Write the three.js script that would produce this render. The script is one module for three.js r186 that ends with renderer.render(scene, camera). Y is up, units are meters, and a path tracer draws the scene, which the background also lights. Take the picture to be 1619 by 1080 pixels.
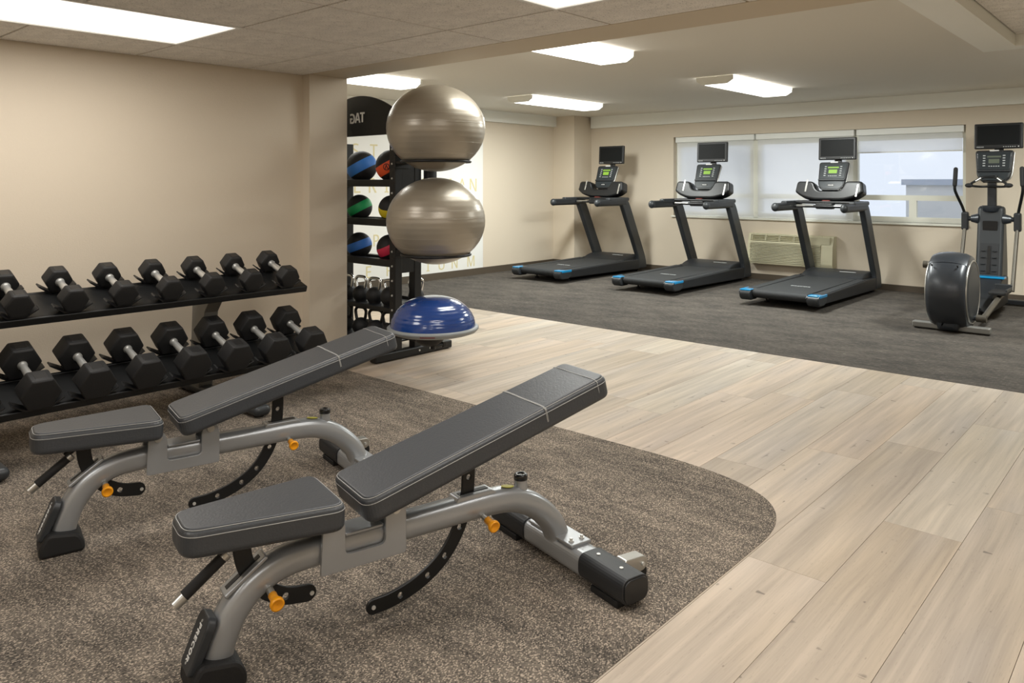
import * as THREE from 'three';
import { RoundedBoxGeometry } from 'three/addons/geometries/RoundedBoxGeometry.js';
import { mergeGeometries, mergeVertices, toCreasedNormals } from 'three/addons/utils/BufferGeometryUtils.js';
import { TextGeometry } from 'three/addons/geometries/TextGeometry.js';
import { FontLoader } from 'three/addons/loaders/FontLoader.js';
import { RectAreaLightUniformsLib } from 'three/addons/lights/RectAreaLightUniformsLib.js';

// ---------------------------------------------------------------- camera, sky, exposure
const scene = new THREE.Scene();
const FOCAL = 1213.68;
const camera = new THREE.PerspectiveCamera(2 * Math.atan(540 / FOCAL) * 180 / Math.PI, 1619 / 1080, 0.05, 100);
camera.position.set(0, 1.45, 0);
camera.rotation.y = 41.7566 * Math.PI / 180;
camera.setViewOffset(1619, 1080, 0, 252, 1619, 1080);
scene.add(camera);
scene.background = new THREE.Color(0.80, 0.88, 1.0);
scene.backgroundIntensity = 1.05;
const renderer = new THREE.WebGLRenderer({ antialias: true });
renderer.toneMapping = THREE.LinearToneMapping;
renderer.toneMappingExposure = 1.0;
renderer.shadowMap.enabled = true;
RectAreaLightUniformsLib.init();
const FRONT_LIGHT = 6.9, REAR_LIGHT = 60;          // troffers in the tiled room, wraparound fittings in the back room
const FRONT_TINT = new THREE.Color(1.0, 0.968, 0.925), REAR_TINT = new THREE.Color(0.96, 1.0, 0.965);

// ---------------------------------------------------------------- helpers
const V = (x, y, z) => new THREE.Vector3(x, y, z);
const V2 = (x, y) => new THREE.Vector2(x, y);
let seed = 12345;
const rnd = () => { seed = (seed * 1664525 + 1013904223) >>> 0; return seed / 4294967296; };
const taken = {};
function numbered(n) { taken[n] = (taken[n] ?? -1) + 1; return taken[n] ? n + '_' + String(taken[n]).padStart(3, '0') : n; }
function mesh(name, geo, mat, parent = scene) {
  const m = new THREE.Mesh(Array.isArray(geo) ? merge(geo) : geo, mat);
  m.name = parent === scene ? numbered(name) : name; m.castShadow = m.receiveShadow = true; parent.add(m); return m;
}
function merge(list) {
  return mergeGeometries(list.map((g) => {
    const c = g.index ? g.toNonIndexed() : g;
    for (const k of Object.keys(c.attributes)) if (!['position', 'normal', 'uv'].includes(k)) c.deleteAttribute(k);
    return c;
  }), false);
}
function tag(o, label, category, group, kind) { Object.assign(o.userData, { label, category }); if (group) o.userData.group = group; if (kind) o.userData.kind = kind; return o; }
function thing(name, label, category, pos = [0, 0, 0], turn = 0, group) {
  const g = new THREE.Group(); g.name = numbered(name); g.position.set(...pos); g.rotation.y = turn; scene.add(g);
  return tag(g, label, category, group);
}
function struct(name, geo, mat, label, category = 'wall') { return tag(mesh(name, geo, mat), label, category, null, 'structure'); }
function copy(o, label, pos, turn) {
  const c = o.clone(); c.name = numbered(o.name.replace(/_\d{3}$/, '')); scene.add(c); c.userData = { ...o.userData, label };
  if (pos) c.position.set(...pos); if (turn !== undefined) c.rotation.y = turn; return c;
}
// box by corners, uv in metres
function uvBox(g) {
  if (g.index) g = g.toNonIndexed();
  const p = g.attributes.position, n = g.attributes.normal, uv = new Float32Array(p.count * 2);
  for (let i = 0; i < p.count; i++) {
    const ax = Math.abs(n.getX(i)), ay = Math.abs(n.getY(i)), az = Math.abs(n.getZ(i));
    let a, b;
    if (ay >= ax && ay >= az) { a = p.getX(i); b = p.getZ(i); } else if (ax >= az) { a = p.getZ(i); b = p.getY(i); } else { a = p.getX(i); b = p.getY(i); }
    uv[2 * i] = a; uv[2 * i + 1] = b;
  }
  g.setAttribute('uv', new THREE.BufferAttribute(uv, 2)); return g;
}
function bx(x0, x1, y0, y1, z0, z1) {
  return uvBox(new THREE.BoxGeometry(Math.abs(x1 - x0), Math.abs(y1 - y0), Math.abs(z1 - z0)).translate((x0 + x1) / 2, (y0 + y1) / 2, (z0 + z1) / 2));
}
function rbx(x0, x1, y0, y1, z0, z1, r = 0.01, seg = 2) {
  const w = Math.abs(x1 - x0), h = Math.abs(y1 - y0), d = Math.abs(z1 - z0);
  return new RoundedBoxGeometry(w, h, d, seg, Math.min(r, w / 2.01, h / 2.01, d / 2.01)).translate((x0 + x1) / 2, (y0 + y1) / 2, (z0 + z1) / 2);
}
function rod(a, b, r, r2 = r, n = 16) {                                  // cylinder from a to b
  const d = new THREE.Vector3().subVectors(b, a), g = new THREE.CylinderGeometry(r2, r, d.length(), n);
  g.applyQuaternion(new THREE.Quaternion().setFromUnitVectors(V(0, 1, 0), d.clone().normalize()));
  return g.translate((a.x + b.x) / 2, (a.y + b.y) / 2, (a.z + b.z) / 2);
}
function tube(pts, r, seg = 40, n = 10, closed = false, tension = 0.5) {
  return new THREE.TubeGeometry(new THREE.CatmullRomCurve3(pts, closed, 'catmullrom', tension), seg, r, n, closed);
}
function capped(pts, r, seg = 40, n = 12) {
  return merge([tube(pts, r, seg, n), new THREE.SphereGeometry(r, n, 8).translate(pts[0].x, pts[0].y, pts[0].z), new THREE.SphereGeometry(r, n, 8).translate(pts.at(-1).x, pts.at(-1).y, pts.at(-1).z)]);
}
function lathe(prof, n = 32) { return new THREE.LatheGeometry(prof.map(([r, y]) => V2(r, y)), n); }
function shapeOf(pts, holes = []) { const s = new THREE.Shape(pts.map(([x, y]) => V2(x, y))); for (const h of holes) s.holes.push(new THREE.Path(h.map(([x, y]) => V2(x, y)))); return s; }
function prism(pts, depth, bevel = 0, holes = [], seg = 2) {             // xy outline, extruded along +z, centred on z
  const s = pts instanceof THREE.Shape ? pts : shapeOf(pts, holes);
  const g = new THREE.ExtrudeGeometry(s, { depth: depth - 2 * bevel, bevelEnabled: bevel > 0, bevelSize: bevel, bevelThickness: bevel, bevelOffset: -bevel, bevelSegments: seg, curveSegments: 14 });
  return g.translate(0, 0, -(depth - 2 * bevel) / 2);
}
// outline in the (forward s, up y) plane of a machine; forward is local -z
const side = (g, x = 0) => g.rotateY(Math.PI / 2).translate(x, 0, 0);     // +x of the outline -> -z
function ring2(cx, cy, r, n = 12) { return Array.from({ length: n }, (_, i) => [cx + r * Math.cos(-i / n * 2 * Math.PI), cy + r * Math.sin(-i / n * 2 * Math.PI)]); }
function roundRect(w, h, r, cx = 0, cy = 0) {
  const s = new THREE.Shape(), x = cx - w / 2, y = cy - h / 2; s.moveTo(x + r, y);
  s.lineTo(x + w - r, y); s.absarc(x + w - r, y + r, r, -Math.PI / 2, 0); s.lineTo(x + w, y + h - r); s.absarc(x + w - r, y + h - r, r, 0, Math.PI / 2);
  s.lineTo(x + r, y + h); s.absarc(x + r, y + h - r, r, Math.PI / 2, Math.PI); s.lineTo(x, y + r); s.absarc(x + r, y + r, r, Math.PI, 1.5 * Math.PI); return s;
}
function filletPoly(pts, rs, n = 6) {                                    // closed polygon with rounded corners
  const out = [];
  pts.forEach((p, i) => {
    const a = V2(...pts[(i + pts.length - 1) % pts.length]), b = V2(...p), c = V2(...pts[(i + 1) % pts.length]), r = Array.isArray(rs) ? rs[i] : rs;
    const u = a.clone().sub(b).normalize(), w = c.clone().sub(b).normalize(), q1 = b.clone().addScaledVector(u, r), q2 = b.clone().addScaledVector(w, r);
    for (let k = 0; k <= n; k++) { const t = k / n; const x = (1 - t) ** 2 * q1.x + 2 * t * (1 - t) * b.x + t * t * q2.x, y = (1 - t) ** 2 * q1.y + 2 * t * (1 - t) * b.y + t * t * q2.y; out.push([x, y]); }
  });
  return out;
}
// sweep a superelliptic section (half width a along x, half height b) along a path of [s, y] in the plane x = 0
function sweepOval(path, a, b, power = 2.6, steps = 60, n = 24, scale = () => 1) {
  const c = new THREE.CatmullRomCurve3(path.map(([s, y]) => V(0, y, -s)), false, 'centripetal');
  const pos = [], idx = [];
  for (let i = 0; i <= steps; i++) {
    const t = i / steps, p = c.getPointAt(t), tg = c.getTangentAt(t), up = V(0, -tg.z, tg.y), k = scale(t);
    for (let j = 0; j < n; j++) {
      const th = j / n * 2 * Math.PI, co = Math.cos(th), si = Math.sin(th);
      const ex = Math.sign(co) * Math.abs(co) ** (2 / power) * a * k, ey = Math.sign(si) * Math.abs(si) ** (2 / power) * b * k;
      pos.push(p.x + ex, p.y + up.y * ey, p.z + up.z * ey);
    }
  }
  for (let i = 0; i < steps; i++) for (let j = 0; j < n; j++) { const q = i * n + j, r = i * n + (j + 1) % n; idx.push(q, q + n, r, r, q + n, r + n); }
  for (const [base, flip] of [[0, 0], [steps * n, 1]]) for (let j = 1; j < n - 1; j++) flip ? idx.push(base, base + j, base + j + 1) : idx.push(base, base + j + 1, base + j);
  const g = new THREE.BufferGeometry(); g.setAttribute('position', new THREE.Float32BufferAttribute(pos, 3)); g.setIndex(idx);
  g.setAttribute('uv', new THREE.Float32BufferAttribute(new Float32Array(pos.length / 3 * 2), 2));
  const v = g.attributes.position; // orient outwards
  g.computeVertexNormals();
  const nn = g.attributes.normal, m = Math.floor(steps / 2) * n; 
  if (nn.getX(m) < 0) { const q = g.index.array; for (let i = 0; i < q.length; i += 3) { const t = q[i]; q[i] = q[i + 1]; q[i + 1] = t; } g.computeVertexNormals(); }
  return g;
}
// periodic value noise for the procedural textures
function hash(x, y, s) { let h = (x * 374761393 + y * 668265263 + s * 974634777) | 0; h = Math.imul(h ^ (h >>> 13), 1274126177); h ^= h >>> 16; return (h >>> 0) / 4294967296; }
function vnoise(x, y, px, py, s) {
  const xi = Math.floor(x), yi = Math.floor(y), fx = x - xi, fy = y - yi, u = fx * fx * (3 - 2 * fx), v = fy * fy * (3 - 2 * fy);
  const m = (a, n) => ((a % n) + n) % n, a = hash(m(xi, px), m(yi, py), s), b = hash(m(xi + 1, px), m(yi, py), s), c = hash(m(xi, px), m(yi + 1, py), s), d = hash(m(xi + 1, px), m(yi + 1, py), s);
  return a + (b - a) * u + (c - a) * v + (a - b - c + d) * u * v;
}
function texture(w, h, f, srgb, rx = 1, ry = 1) {
  const d = new Uint8Array(w * h * 4);
  for (let y = 0; y < h; y++) for (let x = 0; x < w; x++) { const c = f(x, y), i = 4 * (y * w + x); d[i] = c[0]; d[i + 1] = c[1]; d[i + 2] = c[2]; d[i + 3] = 255; }
  const t = new THREE.DataTexture(d, w, h, THREE.RGBAFormat); t.wrapS = t.wrapT = THREE.RepeatWrapping; t.magFilter = THREE.LinearFilter; t.minFilter = THREE.LinearMipmapLinearFilter;
  t.generateMipmaps = true; if (srgb) t.colorSpace = THREE.SRGBColorSpace; t.repeat.set(rx, ry); t.needsUpdate = true; return t;
}
const cl = (v) => Math.max(0, Math.min(255, v));
const grey = (v) => [cl(v * 255), cl(v * 255), cl(v * 255)];

// ---------------------------------------------------------------- materials
const std = (o) => new THREE.MeshStandardMaterial(o);
const phy = (o) => new THREE.MeshPhysicalMaterial(o);
const fineNoise = texture(256, 256, (x, y) => grey(0.5 + 0.5 * (hash(x, y, 3) - 0.5) + 0.5 * (vnoise(x / 4, y / 4, 64, 64, 5) - 0.5)), false, 3, 3);
const M = {};
M.paint = std({ color: '#dacdb9', roughness: 0.62, bumpMap: fineNoise, bumpScale: 0.0006 });
M.paintWhite = std({ color: '#f2f2ea', roughness: 0.5 });
M.plaster = std({ color: '#e6e1d5', roughness: 0.85, bumpMap: fineNoise, bumpScale: 0.0008 });
M.beamPaint = std({ color: '#d0c2aa', roughness: 0.6 });
M.baseboard = std({ color: '#544a3e', roughness: 0.5 });
M.grid = std({ color: '#a8998a', roughness: 0.7 });
const tileTex = texture(512, 512, (x, y) => {
  const f = vnoise(x / 5, y / 9, 102, 57, 11), p = hash(x >> 1, y >> 1, 12), l = vnoise(x / 60, y / 60, 8, 8, 13);
  const v = 238 + 14 * (l - 0.5) - (f > 0.8 ? 34 : 0) - (p > 0.965 ? 46 : 0) + 12 * (hash(x, y, 14) - 0.5); return [cl(v), cl(v * 0.982), cl(v * 0.955)];
}, true, 2.2, 2.2);
M.tile = std({ color: '#ffffff', map: tileTex, roughness: 0.95, bumpMap: tileTex, bumpScale: 0.001 });
// front carpet: looped rows with flecks of sand and umber
const carpetTex = texture(2048, 2048, (x, y) => {
  const row = (x / 4) | 0, loop = Math.abs(((x % 4) - 1.5) / 2), off = (row % 2) * 2.5, cell = ((y + off) / 5) | 0;
  const fleck = hash(row, cell, 22), streak = vnoise(x / 60, y / 7, 34, 292, 23), patch = vnoise(x / 150, y / 48, 13, 42, 24), broad = vnoise(x / 420, y / 260, 5, 8, 27);
  const inLoop = Math.abs((((y + off) % 5) - 2) / 2.5);
  let v = 0.355 + 0.10 * (fleck - 0.5) + 0.07 * (streak - 0.5) + 0.10 * (patch - 0.5) + 0.07 * (broad - 0.5);
  if (fleck > 0.80) v += 0.17; if (fleck < 0.14) v -= 0.09;
  v *= 1.16 - 0.46 * Math.max(loop, inLoop * 0.6) ** 2;
  v = Math.max(0.06, v);
  return [cl(v * 292), cl(v * 268), cl(v * 240)];
}, true, 0.5, 0.5);
M.carpet = std({ map: carpetTex, roughness: 1, bumpMap: carpetTex, bumpScale: 0.003 });
// back carpet: boards of streaked grey brown
const carpetBackTex = texture(2048, 1024, (x, y) => {
  const streak = vnoise(x / 70, y / 5, 29, 205, 31), streak2 = vnoise(x / 26, y / 3, 79, 341, 32), patch = vnoise(x / 260, y / 120, 8, 9, 33), fl = hash(x >> 1, y >> 1, 34);
  let v = 0.215 + 0.10 * (streak - 0.5) + 0.09 * (streak2 - 0.5) + 0.07 * (patch - 0.5) + 0.05 * (fl - 0.5);
  if (streak2 > 0.76) v += 0.07; if (fl > 0.93) v += 0.10;
  return [cl(v * 300), cl(v * 277), cl(v * 252)];
}, true, 0.5, 1);
M.carpetBack = std({ map: carpetBackTex, roughness: 1, bumpMap: carpetBackTex, bumpScale: 0.003 });
// pale limed oak, grain along v
const oakTex = texture(1024, 2048, (x, y) => {
  const warp = 14 * vnoise(x / 128, y / 340, 8, 6, 41), u = x + warp;
  const broad = vnoise(u / 64, y / 680, 16, 3, 42), mid = vnoise(u / 14, y / 340, 73, 6, 43), fine = vnoise(u / 3, y / 110, 341, 18, 44), pore = hash((u | 0), (y / 16) | 0, 45);
  const cathedral = Math.sin((u / 34 + 2.6 * vnoise(x / 170, y / 512, 6, 4, 46)) * 2.2);
  let v = 0.735 + 0.10 * (broad - 0.5) + 0.07 * (mid - 0.5) + 0.035 * (fine - 0.5) + 0.014 * cathedral; if (pore > 0.985) v -= 0.05;
  const kx = vnoise(x / 22, y / 40, 46, 51, 47), knot = kx > 0.955 ? (kx - 0.955) * 5 : 0; v -= knot;
  const warm = vnoise(u / 90, y / 512, 11, 4, 48) - 0.5;
  return [cl(v * 255 * (1.0 + 0.02 * warm)), cl(v * 255 * 0.953), cl(v * 255 * (0.885 - 0.04 * warm))];
}, true, 1 / 1.2, 1 / 2.4);
M.oak = ['#fffbf6', '#faf4f0', '#fff4ec', '#f3ece6', '#f9f1ea', '#f0e8e0'].map((c) => std({ color: c, map: oakTex, roughness: 0.64, bumpMap: oakTex, bumpScale: 0.0008 }));
M.underlay = std({ color: '#6b5f50', roughness: 0.9 });
M.blackRubber = std({ color: '#171718', roughness: 0.62, bumpMap: fineNoise, bumpScale: 0.0005 });
M.blackMetal = std({ color: '#161718', roughness: 0.42, metalness: 0.15 });
M.blackPlastic = phy({ color: '#17181a', roughness: 0.42, clearcoat: 0.1, clearcoatRoughness: 0.4 });
M.gloss = phy({ color: '#0e0f11', roughness: 0.3, clearcoat: 0.35, clearcoatRoughness: 0.18 });
M.trayBlack = phy({ color: '#101113', roughness: 0.42, clearcoat: 0.12, clearcoatRoughness: 0.2 });
M.charcoal = std({ color: '#2f3235', roughness: 0.42 });
M.charcoalDark = std({ color: '#222427', roughness: 0.46 });
M.slate = phy({ color: '#32363c', roughness: 0.34, metalness: 0.25, clearcoat: 0.3, clearcoatRoughness: 0.25 });
M.silver = phy({ color: '#a4a7aa', roughness: 0.33, metalness: 0.5, clearcoat: 0.5, clearcoatRoughness: 0.22 });
M.silverFlat = std({ color: '#8b8a86', roughness: 0.45, metalness: 0.45 });
M.bronze = std({ color: '#5d584f', roughness: 0.42, metalness: 0.4 });
M.handle = std({ color: '#d6d6d2', roughness: 0.34, metalness: 0.7 });
M.chrome = std({ color: '#dcdcda', roughness: 0.16, metalness: 1 });
M.steel = std({ color: '#c3c2bd', roughness: 0.3, metalness: 0.9 });
M.bolt = std({ color: '#d8d8d4', roughness: 0.35, metalness: 0.5 });
M.vinyl = phy({ color: '#3b3e42', roughness: 0.4, bumpMap: fineNoise, bumpScale: 0.0006, clearcoat: 0.12, clearcoatRoughness: 0.5 });
M.stitch = std({ color: '#a9a9a6', roughness: 0.8 });
M.sticker = std({ color: '#b9b23a', roughness: 0.5 });
M.yellow = phy({ color: '#f5a200', roughness: 0.4, clearcoat: 0.3 });
M.blue = phy({ color: '#0c86bd', roughness: 0.28, clearcoat: 0.6 });
M.belt = std({ color: '#27292b', roughness: 0.72, bumpMap: fineNoise, bumpScale: 0.0006 });
M.white = std({ color: '#f1f1ee', roughness: 0.5 });
M.screen = phy({ color: '#131516', roughness: 0.45, specularIntensity: 0.35 });
M.panel = phy({ color: '#2b3135', roughness: 0.32, clearcoat: 0.4 });
M.lcd = std({ color: '#7fa43c', roughness: 0.4, emissive: '#6f9a35', emissiveIntensity: 0.35 });
M.lcdOff = std({ color: '#5d6456', roughness: 0.4 });
M.print = std({ color: '#b9bcbc', roughness: 0.6 });
M.gold = std({ color: '#d9cd9f', roughness: 0.55 });
M.panelWhite = std({ color: '#e9e8e3', roughness: 0.45 });
M.acBody = std({ color: '#cfc9ab', roughness: 0.5 });
M.frame = std({ color: '#e6e5d8', roughness: 0.5 });
M.glass = phy({ color: '#ffffff', roughness: 0.02, transmission: 1, thickness: 0, ior: 1.45 });
M.shade = phy({ color: '#ffffff', roughness: 1, transmission: 0.55, thickness: 0, transparent: true, opacity: 0.5 });
M.fascia = std({ color: '#f4f5f0', roughness: 0.5 });
M.pearl = phy({ color: '#a39a8b', roughness: 0.38, metalness: 0.4, clearcoat: 0.6, clearcoatRoughness: 0.28 });
M.bosu = phy({ color: '#173f85', roughness: 0.22, clearcoat: 0.9, clearcoatRoughness: 0.08 });
M.bosuRim = std({ color: '#8f9394', roughness: 0.45 });
M.lens = std({ color: '#ffffff', emissive: '#fffdf6', emissiveIntensity: 5, roughness: 0.6 });
M.lensWarm = std({ color: '#ffffff', emissive: '#fffaf0', emissiveIntensity: 1.35, roughness: 0.6 });
M.outWall = std({ color: '#edf0f3', roughness: 0.9 });
M.outWall2 = std({ color: '#c9d4e6', roughness: 0.9 });
M.outGround = std({ color: '#b9b9b4', roughness: 1 });
const bandMat = (c) => std({ color: c, roughness: 0.55 });
const font = await new FontLoader().loadAsync('fonts/droid/droid_sans_bold.typeface.json');
const fontThin = await new FontLoader().loadAsync('fonts/droid/droid_sans_regular.typeface.json');
function text(str, size, depth, f = font) { const g = new TextGeometry(str, { font: f, size, depth, curveSegments: 5, bevelEnabled: false }); g.computeBoundingBox(); const b = g.boundingBox; return g.translate(-(b.min.x + b.max.x) / 2, -(b.min.y + b.max.y) / 2, 0); }

// ---------------------------------------------------------------- room shell
const WX = -5.5, JX = -5.40, ZF = -3.57, ZB = -3.94, YC = 2.33;           // left wall, partition end, partition faces, tiled ceiling
const LX = -8.42, ZW = -11.02, YR = 2.59, RX = 2.6, ZN = 2.6;             // lettered wall, window wall, back ceiling, unseen right and near walls

// floor: dark bed, oak planks as pieces, two carpets
const floor = struct('floor', bx(LX - 0.3, RX + 0.3, -0.12, -0.012, ZW - 0.3, ZN + 0.3), M.underlay, 'pale limed oak plank floor running between the two carpets', 'floor');
{
  const PW = 0.2970, PL = 1.77, gap = 0.0012, variants = [];
  for (let k = 0; k < 8; k++) {
    const g = new RoundedBoxGeometry(PW - gap, 0.012, PL - gap, 1, 0.0009); uvBox(g);
    const uv = g.attributes.uv, ou = k * 0.3137, ov = k * 0.533; for (let i = 0; i < uv.count; i++) uv.setXY(i, uv.getX(i) + ou, uv.getY(i) + ov);
    variants.push(g);
  }
  const plankGeo = (z0, z1, k) => { const g = new RoundedBoxGeometry(PW - gap, 0.012, z1 - z0 - gap, 1, 0.0009); uvBox(g); const uv = g.attributes.uv; for (let i = 0; i < uv.count; i++) uv.setXY(i, uv.getX(i) + k * 0.3137, uv.getY(i) + k * 0.533); return g; };
  const known = { 1: -3.51, 2: -2.83, 0: -3.97, 3: -4.2 };                 // end joints that the photograph shows
  for (let c = -7; c < 26; c++) {
    const x0 = -0.705 + 0.297 - 0.297 * (c + 1), xc = x0 + PW / 2;         // column c spans x0 .. x0 + PW
    const off = known[c] ?? -rnd() * PL;
    const zFar = -6.272, zNear = x0 + PW > -1.32 ? 1.2 : -3.2;
    let z = off; while (z > zFar - PL) z -= PL; z += 0;
    for (; z < zNear; z += PL) {
      const a = Math.max(z, zFar), b = Math.min(z + PL, zNear); if (b - a < 0.03) continue;
      const k = Math.floor(rnd() * 8), full = b - a > PL - 1e-6;
      const m = mesh('plank', full ? variants[k] : plankGeo(a, b, k), M.oak[Math.floor(rnd() * M.oak.length)], floor);
      m.position.set(xc, -0.006, (a + b) / 2); m.name = 'plank';
    }
  }
}
{
  const s = new THREE.Shape(), x1 = -1.306, zt = 3.565, r = 0.62;           // shape y = -z
  s.moveTo(WX - 0.1, -ZN - 0.1); s.lineTo(x1, -ZN - 0.1); s.lineTo(x1, zt - r);
  s.bezierCurveTo(x1, zt - r * 0.28, x1 - r * 0.40, zt - 0.015, x1 - r * 1.35, zt); s.lineTo(WX - 0.1, zt);
  const g = new THREE.ExtrudeGeometry(s, { depth: 0.013, bevelEnabled: false, curveSegments: 40 }).rotateX(-Math.PI / 2).translate(0, -0.011, 0);
  struct('floor', uvBox(g), M.carpet, 'brown flecked loop carpet with a rounded corner under the benches', 'carpet');
  struct('floor', bx(LX - 0.1, RX + 0.1, -0.012, 0.002, ZW - 0.1, -6.272), M.carpetBack, 'grey brown streaked carpet under the treadmills', 'carpet');
}
// walls
struct('wall_left', bx(WX - 0.2, WX, 0, 2.85, ZF, ZN + 0.2), M.paint, 'plain beige wall behind the dumbbell rack');
struct('wall_partition', bx(LX - 0.2, JX, 0, 2.85, ZB, ZF), M.paint, 'beige partition end beside the dumbbell rack, carrying the ceiling beam');
struct('trim_1', bx(JX, RX + 0.2, YC, 2.85, ZB, ZF), M.beamPaint, 'broad tan beam across the ceiling between the two rooms', 'beam');
struct('wall_lettered', bx(LX - 0.2, LX, 0, 2.85, ZW - 0.2, ZB), M.paint, 'beige side wall of the back room with a white lettered panel');
struct('wall_column', bx(LX, -7.965, 0, YR, ZW, -10.52), M.paint, 'square beige column in the far corner beyond the treadmills', 'column');
{
  const s = shapeOf([[LX - 0.2, 0], [RX + 0.2, 0], [RX + 0.2, 2.85], [LX - 0.2, 2.85]], [[[-6.33, 0.915], [-6.33, 2.176], [-2.175, 2.176], [-2.175, 0.915]]]);
  struct('wall_window', uvBox(new THREE.ExtrudeGeometry(s, { depth: 0.2, bevelEnabled: false }).translate(0, 0, ZW - 0.2)), M.paint, 'beige far wall with the wide window behind the treadmills');
}
struct('wall_right', bx(RX, RX + 0.2, 0, 2.85, ZW - 0.2, ZN + 0.2), M.paint, 'plain beige wall closing the room opposite the dumbbell rack');
struct('wall_near', bx(WX - 0.2, RX + 0.2, 0, 2.85, ZN, ZN + 0.2), M.paint, 'plain beige wall closing the tiled room');
// soffits, baseboards
struct('trim_2', bx(LX, LX + 0.07, 2.412, YR, -10.52, ZB), M.paintWhite, 'white boxed soffit along the top of the lettered wall', 'trim');
struct('trim_3', bx(-7.93, RX, 2.392, YR, ZW, ZW + 0.07), M.paintWhite, 'white boxed soffit along the top of the window wall', 'trim');
struct('baseboard_left', bx(WX, WX + 0.012, 0, 0.1, ZF, ZN), M.baseboard, 'dark brown baseboard behind the dumbbell rack', 'baseboard');
struct('baseboard_lettered', bx(LX, LX + 0.014, 0, 0.105, -10.52, ZB), M.baseboard, 'dark brown baseboard under the lettered wall', 'baseboard');
struct('baseboard_column', merge([bx(LX, -7.951, 0, 0.105, -10.52, -10.506), bx(-7.965, -7.951, 0, 0.105, ZW, -10.52)]), M.baseboard, 'dark brown baseboard round the corner column', 'baseboard');
struct('baseboard_window', bx(-7.95, RX, 0, 0.085, ZW, ZW + 0.014), M.baseboard, 'dark brown baseboard under the window', 'baseboard');
// ceilings
struct('ceiling_back', bx(LX - 0.2, RX + 0.2, YR, 2.85, ZW - 0.2, ZB), M.plaster, 'smooth plaster ceiling over the treadmills', 'ceiling');
const ceil = struct('ceiling', bx(WX, RX, YC + 0.012, 2.85, ZF, ZN), M.grid, 'acoustic tile ceiling in a square grid over the benches', 'ceiling');
const TX = 0.806, TZ = 0.832, X0 = -4.863, Z0 = -3.072, GAP = 0.014;
const troffers = [[0, 1, 3], [3, 0, 2], [3, 4, 6], [5, 0, 2], [6, 4, 6]];              // column, first and last row in the tile grid
{
  const xs = [WX]; for (let k = 0; X0 + k * TX < RX; k++) xs.push(X0 + k * TX); xs.push(RX);
  const zs = [ZF]; for (let k = 0; Z0 + k * TZ < ZN; k++) zs.push(Z0 + k * TZ); zs.push(ZN);
  const cache = {};
  for (let i = 0; i + 1 < xs.length; i++) for (let j = 0; j + 1 < zs.length; j++) {
    if (troffers.some(([c, a, b]) => i - 1 === c && j - 1 >= a && j - 1 < b)) continue;
    const w = xs[i + 1] - xs[i] - GAP, d = zs[j + 1] - zs[j] - GAP; if (w < 0.02 || d < 0.02) continue;
    const key = w.toFixed(3) + '_' + d.toFixed(3);
    cache[key] ??= uvBox(new RoundedBoxGeometry(w, 0.016, d, 1, 0.003));
    mesh('ceiling_tile', cache[key], M.tile, ceil).position.set((xs[i] + xs[i + 1]) / 2, YC + 0.008, (zs[j] + zs[j + 1]) / 2);
  }
}
// dropped tile ceiling with its beam at the right of the back room
{
  struct('trim_4', merge([bx(-1.19, -0.965, 2.42, YR, -6.62, ZB), bx(-0.965, RX, 2.42, YR, -6.62, -6.46)]), M.paintWhite, 'pale boxed beam framing the dropped tiles beyond the ceiling beam', 'beam');
  const c2 = struct('ceiling_dropped', bx(-0.965, RX, 2.512, YR, -6.46, ZB), M.grid, 'dropped acoustic tiles framed by the pale beam', 'ceiling');
  const zs = [-6.46, -6.36, -5.53, -4.72, ZB], xs = [-0.965, -0.165, 0.635, 1.435, RX];
  for (let i = 0; i < 4; i++) for (let j = 0; j < 4; j++) { const w = xs[i + 1] - xs[i] - GAP, d = zs[j + 1] - zs[j] - GAP; mesh('ceiling_tile', uvBox(new RoundedBoxGeometry(w, 0.016, d, 1, 0.003)), M.tile, c2).position.set((xs[i] + xs[i + 1]) / 2, 2.508, (zs[j] + zs[j + 1]) / 2); }
}
// ---------------------------------------------------------------- lamps
function area(x, y, z, w, d, power, tint) { const l = new THREE.RectAreaLight(tint, power, w, d); l.position.set(x, y, z); l.rotation.x = -Math.PI / 2; l.castShadow = true; scene.add(l); }
const troLabels = ['recessed fluorescent troffer in the ceiling tiles above the dumbbell rack', 'recessed fluorescent troffer in the tiles against the ceiling beam', 'recessed fluorescent troffer over the open carpet behind the benches', 'recessed fluorescent troffer over the open oak floor', 'recessed fluorescent troffer farthest from the dumbbell rack'];
troffers.forEach(([c, a, b], k) => {
  const x0 = X0 + c * TX, z0 = Z0 + (a - 0) * TZ, z1 = Z0 + b * TZ, xm = x0 + TX / 2, zm = (z0 + z1) / 2, L = z1 - z0;
  const t = thing('ceiling_light', troLabels[k], 'ceiling light', [xm, YC - 0.004, zm], 0, 'recessed troffers in the tiled ceiling');
  const f = new THREE.Shape(roundRect(TX - 0.004, L - 0.004, 0.004).getPoints(2)); f.holes.push(new THREE.Path(roundRect(TX - 0.05, L - 0.05, 0.004).getPoints(2)));
  mesh('frame', new THREE.ExtrudeGeometry(f, { depth: 0.018, bevelEnabled: false }).rotateX(Math.PI / 2).translate(0, 0.0175, 0), M.white, t);
  mesh('lens', prism(roundRect(TX - 0.052, L - 0.052, 0.004), 0.01).rotateX(Math.PI / 2).translate(0, 0.012, 0), M.lensWarm, t);
  area(xm, YC - 0.008, zm, TX - 0.07, L - 0.07, FRONT_LIGHT, FRONT_TINT);
});
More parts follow.
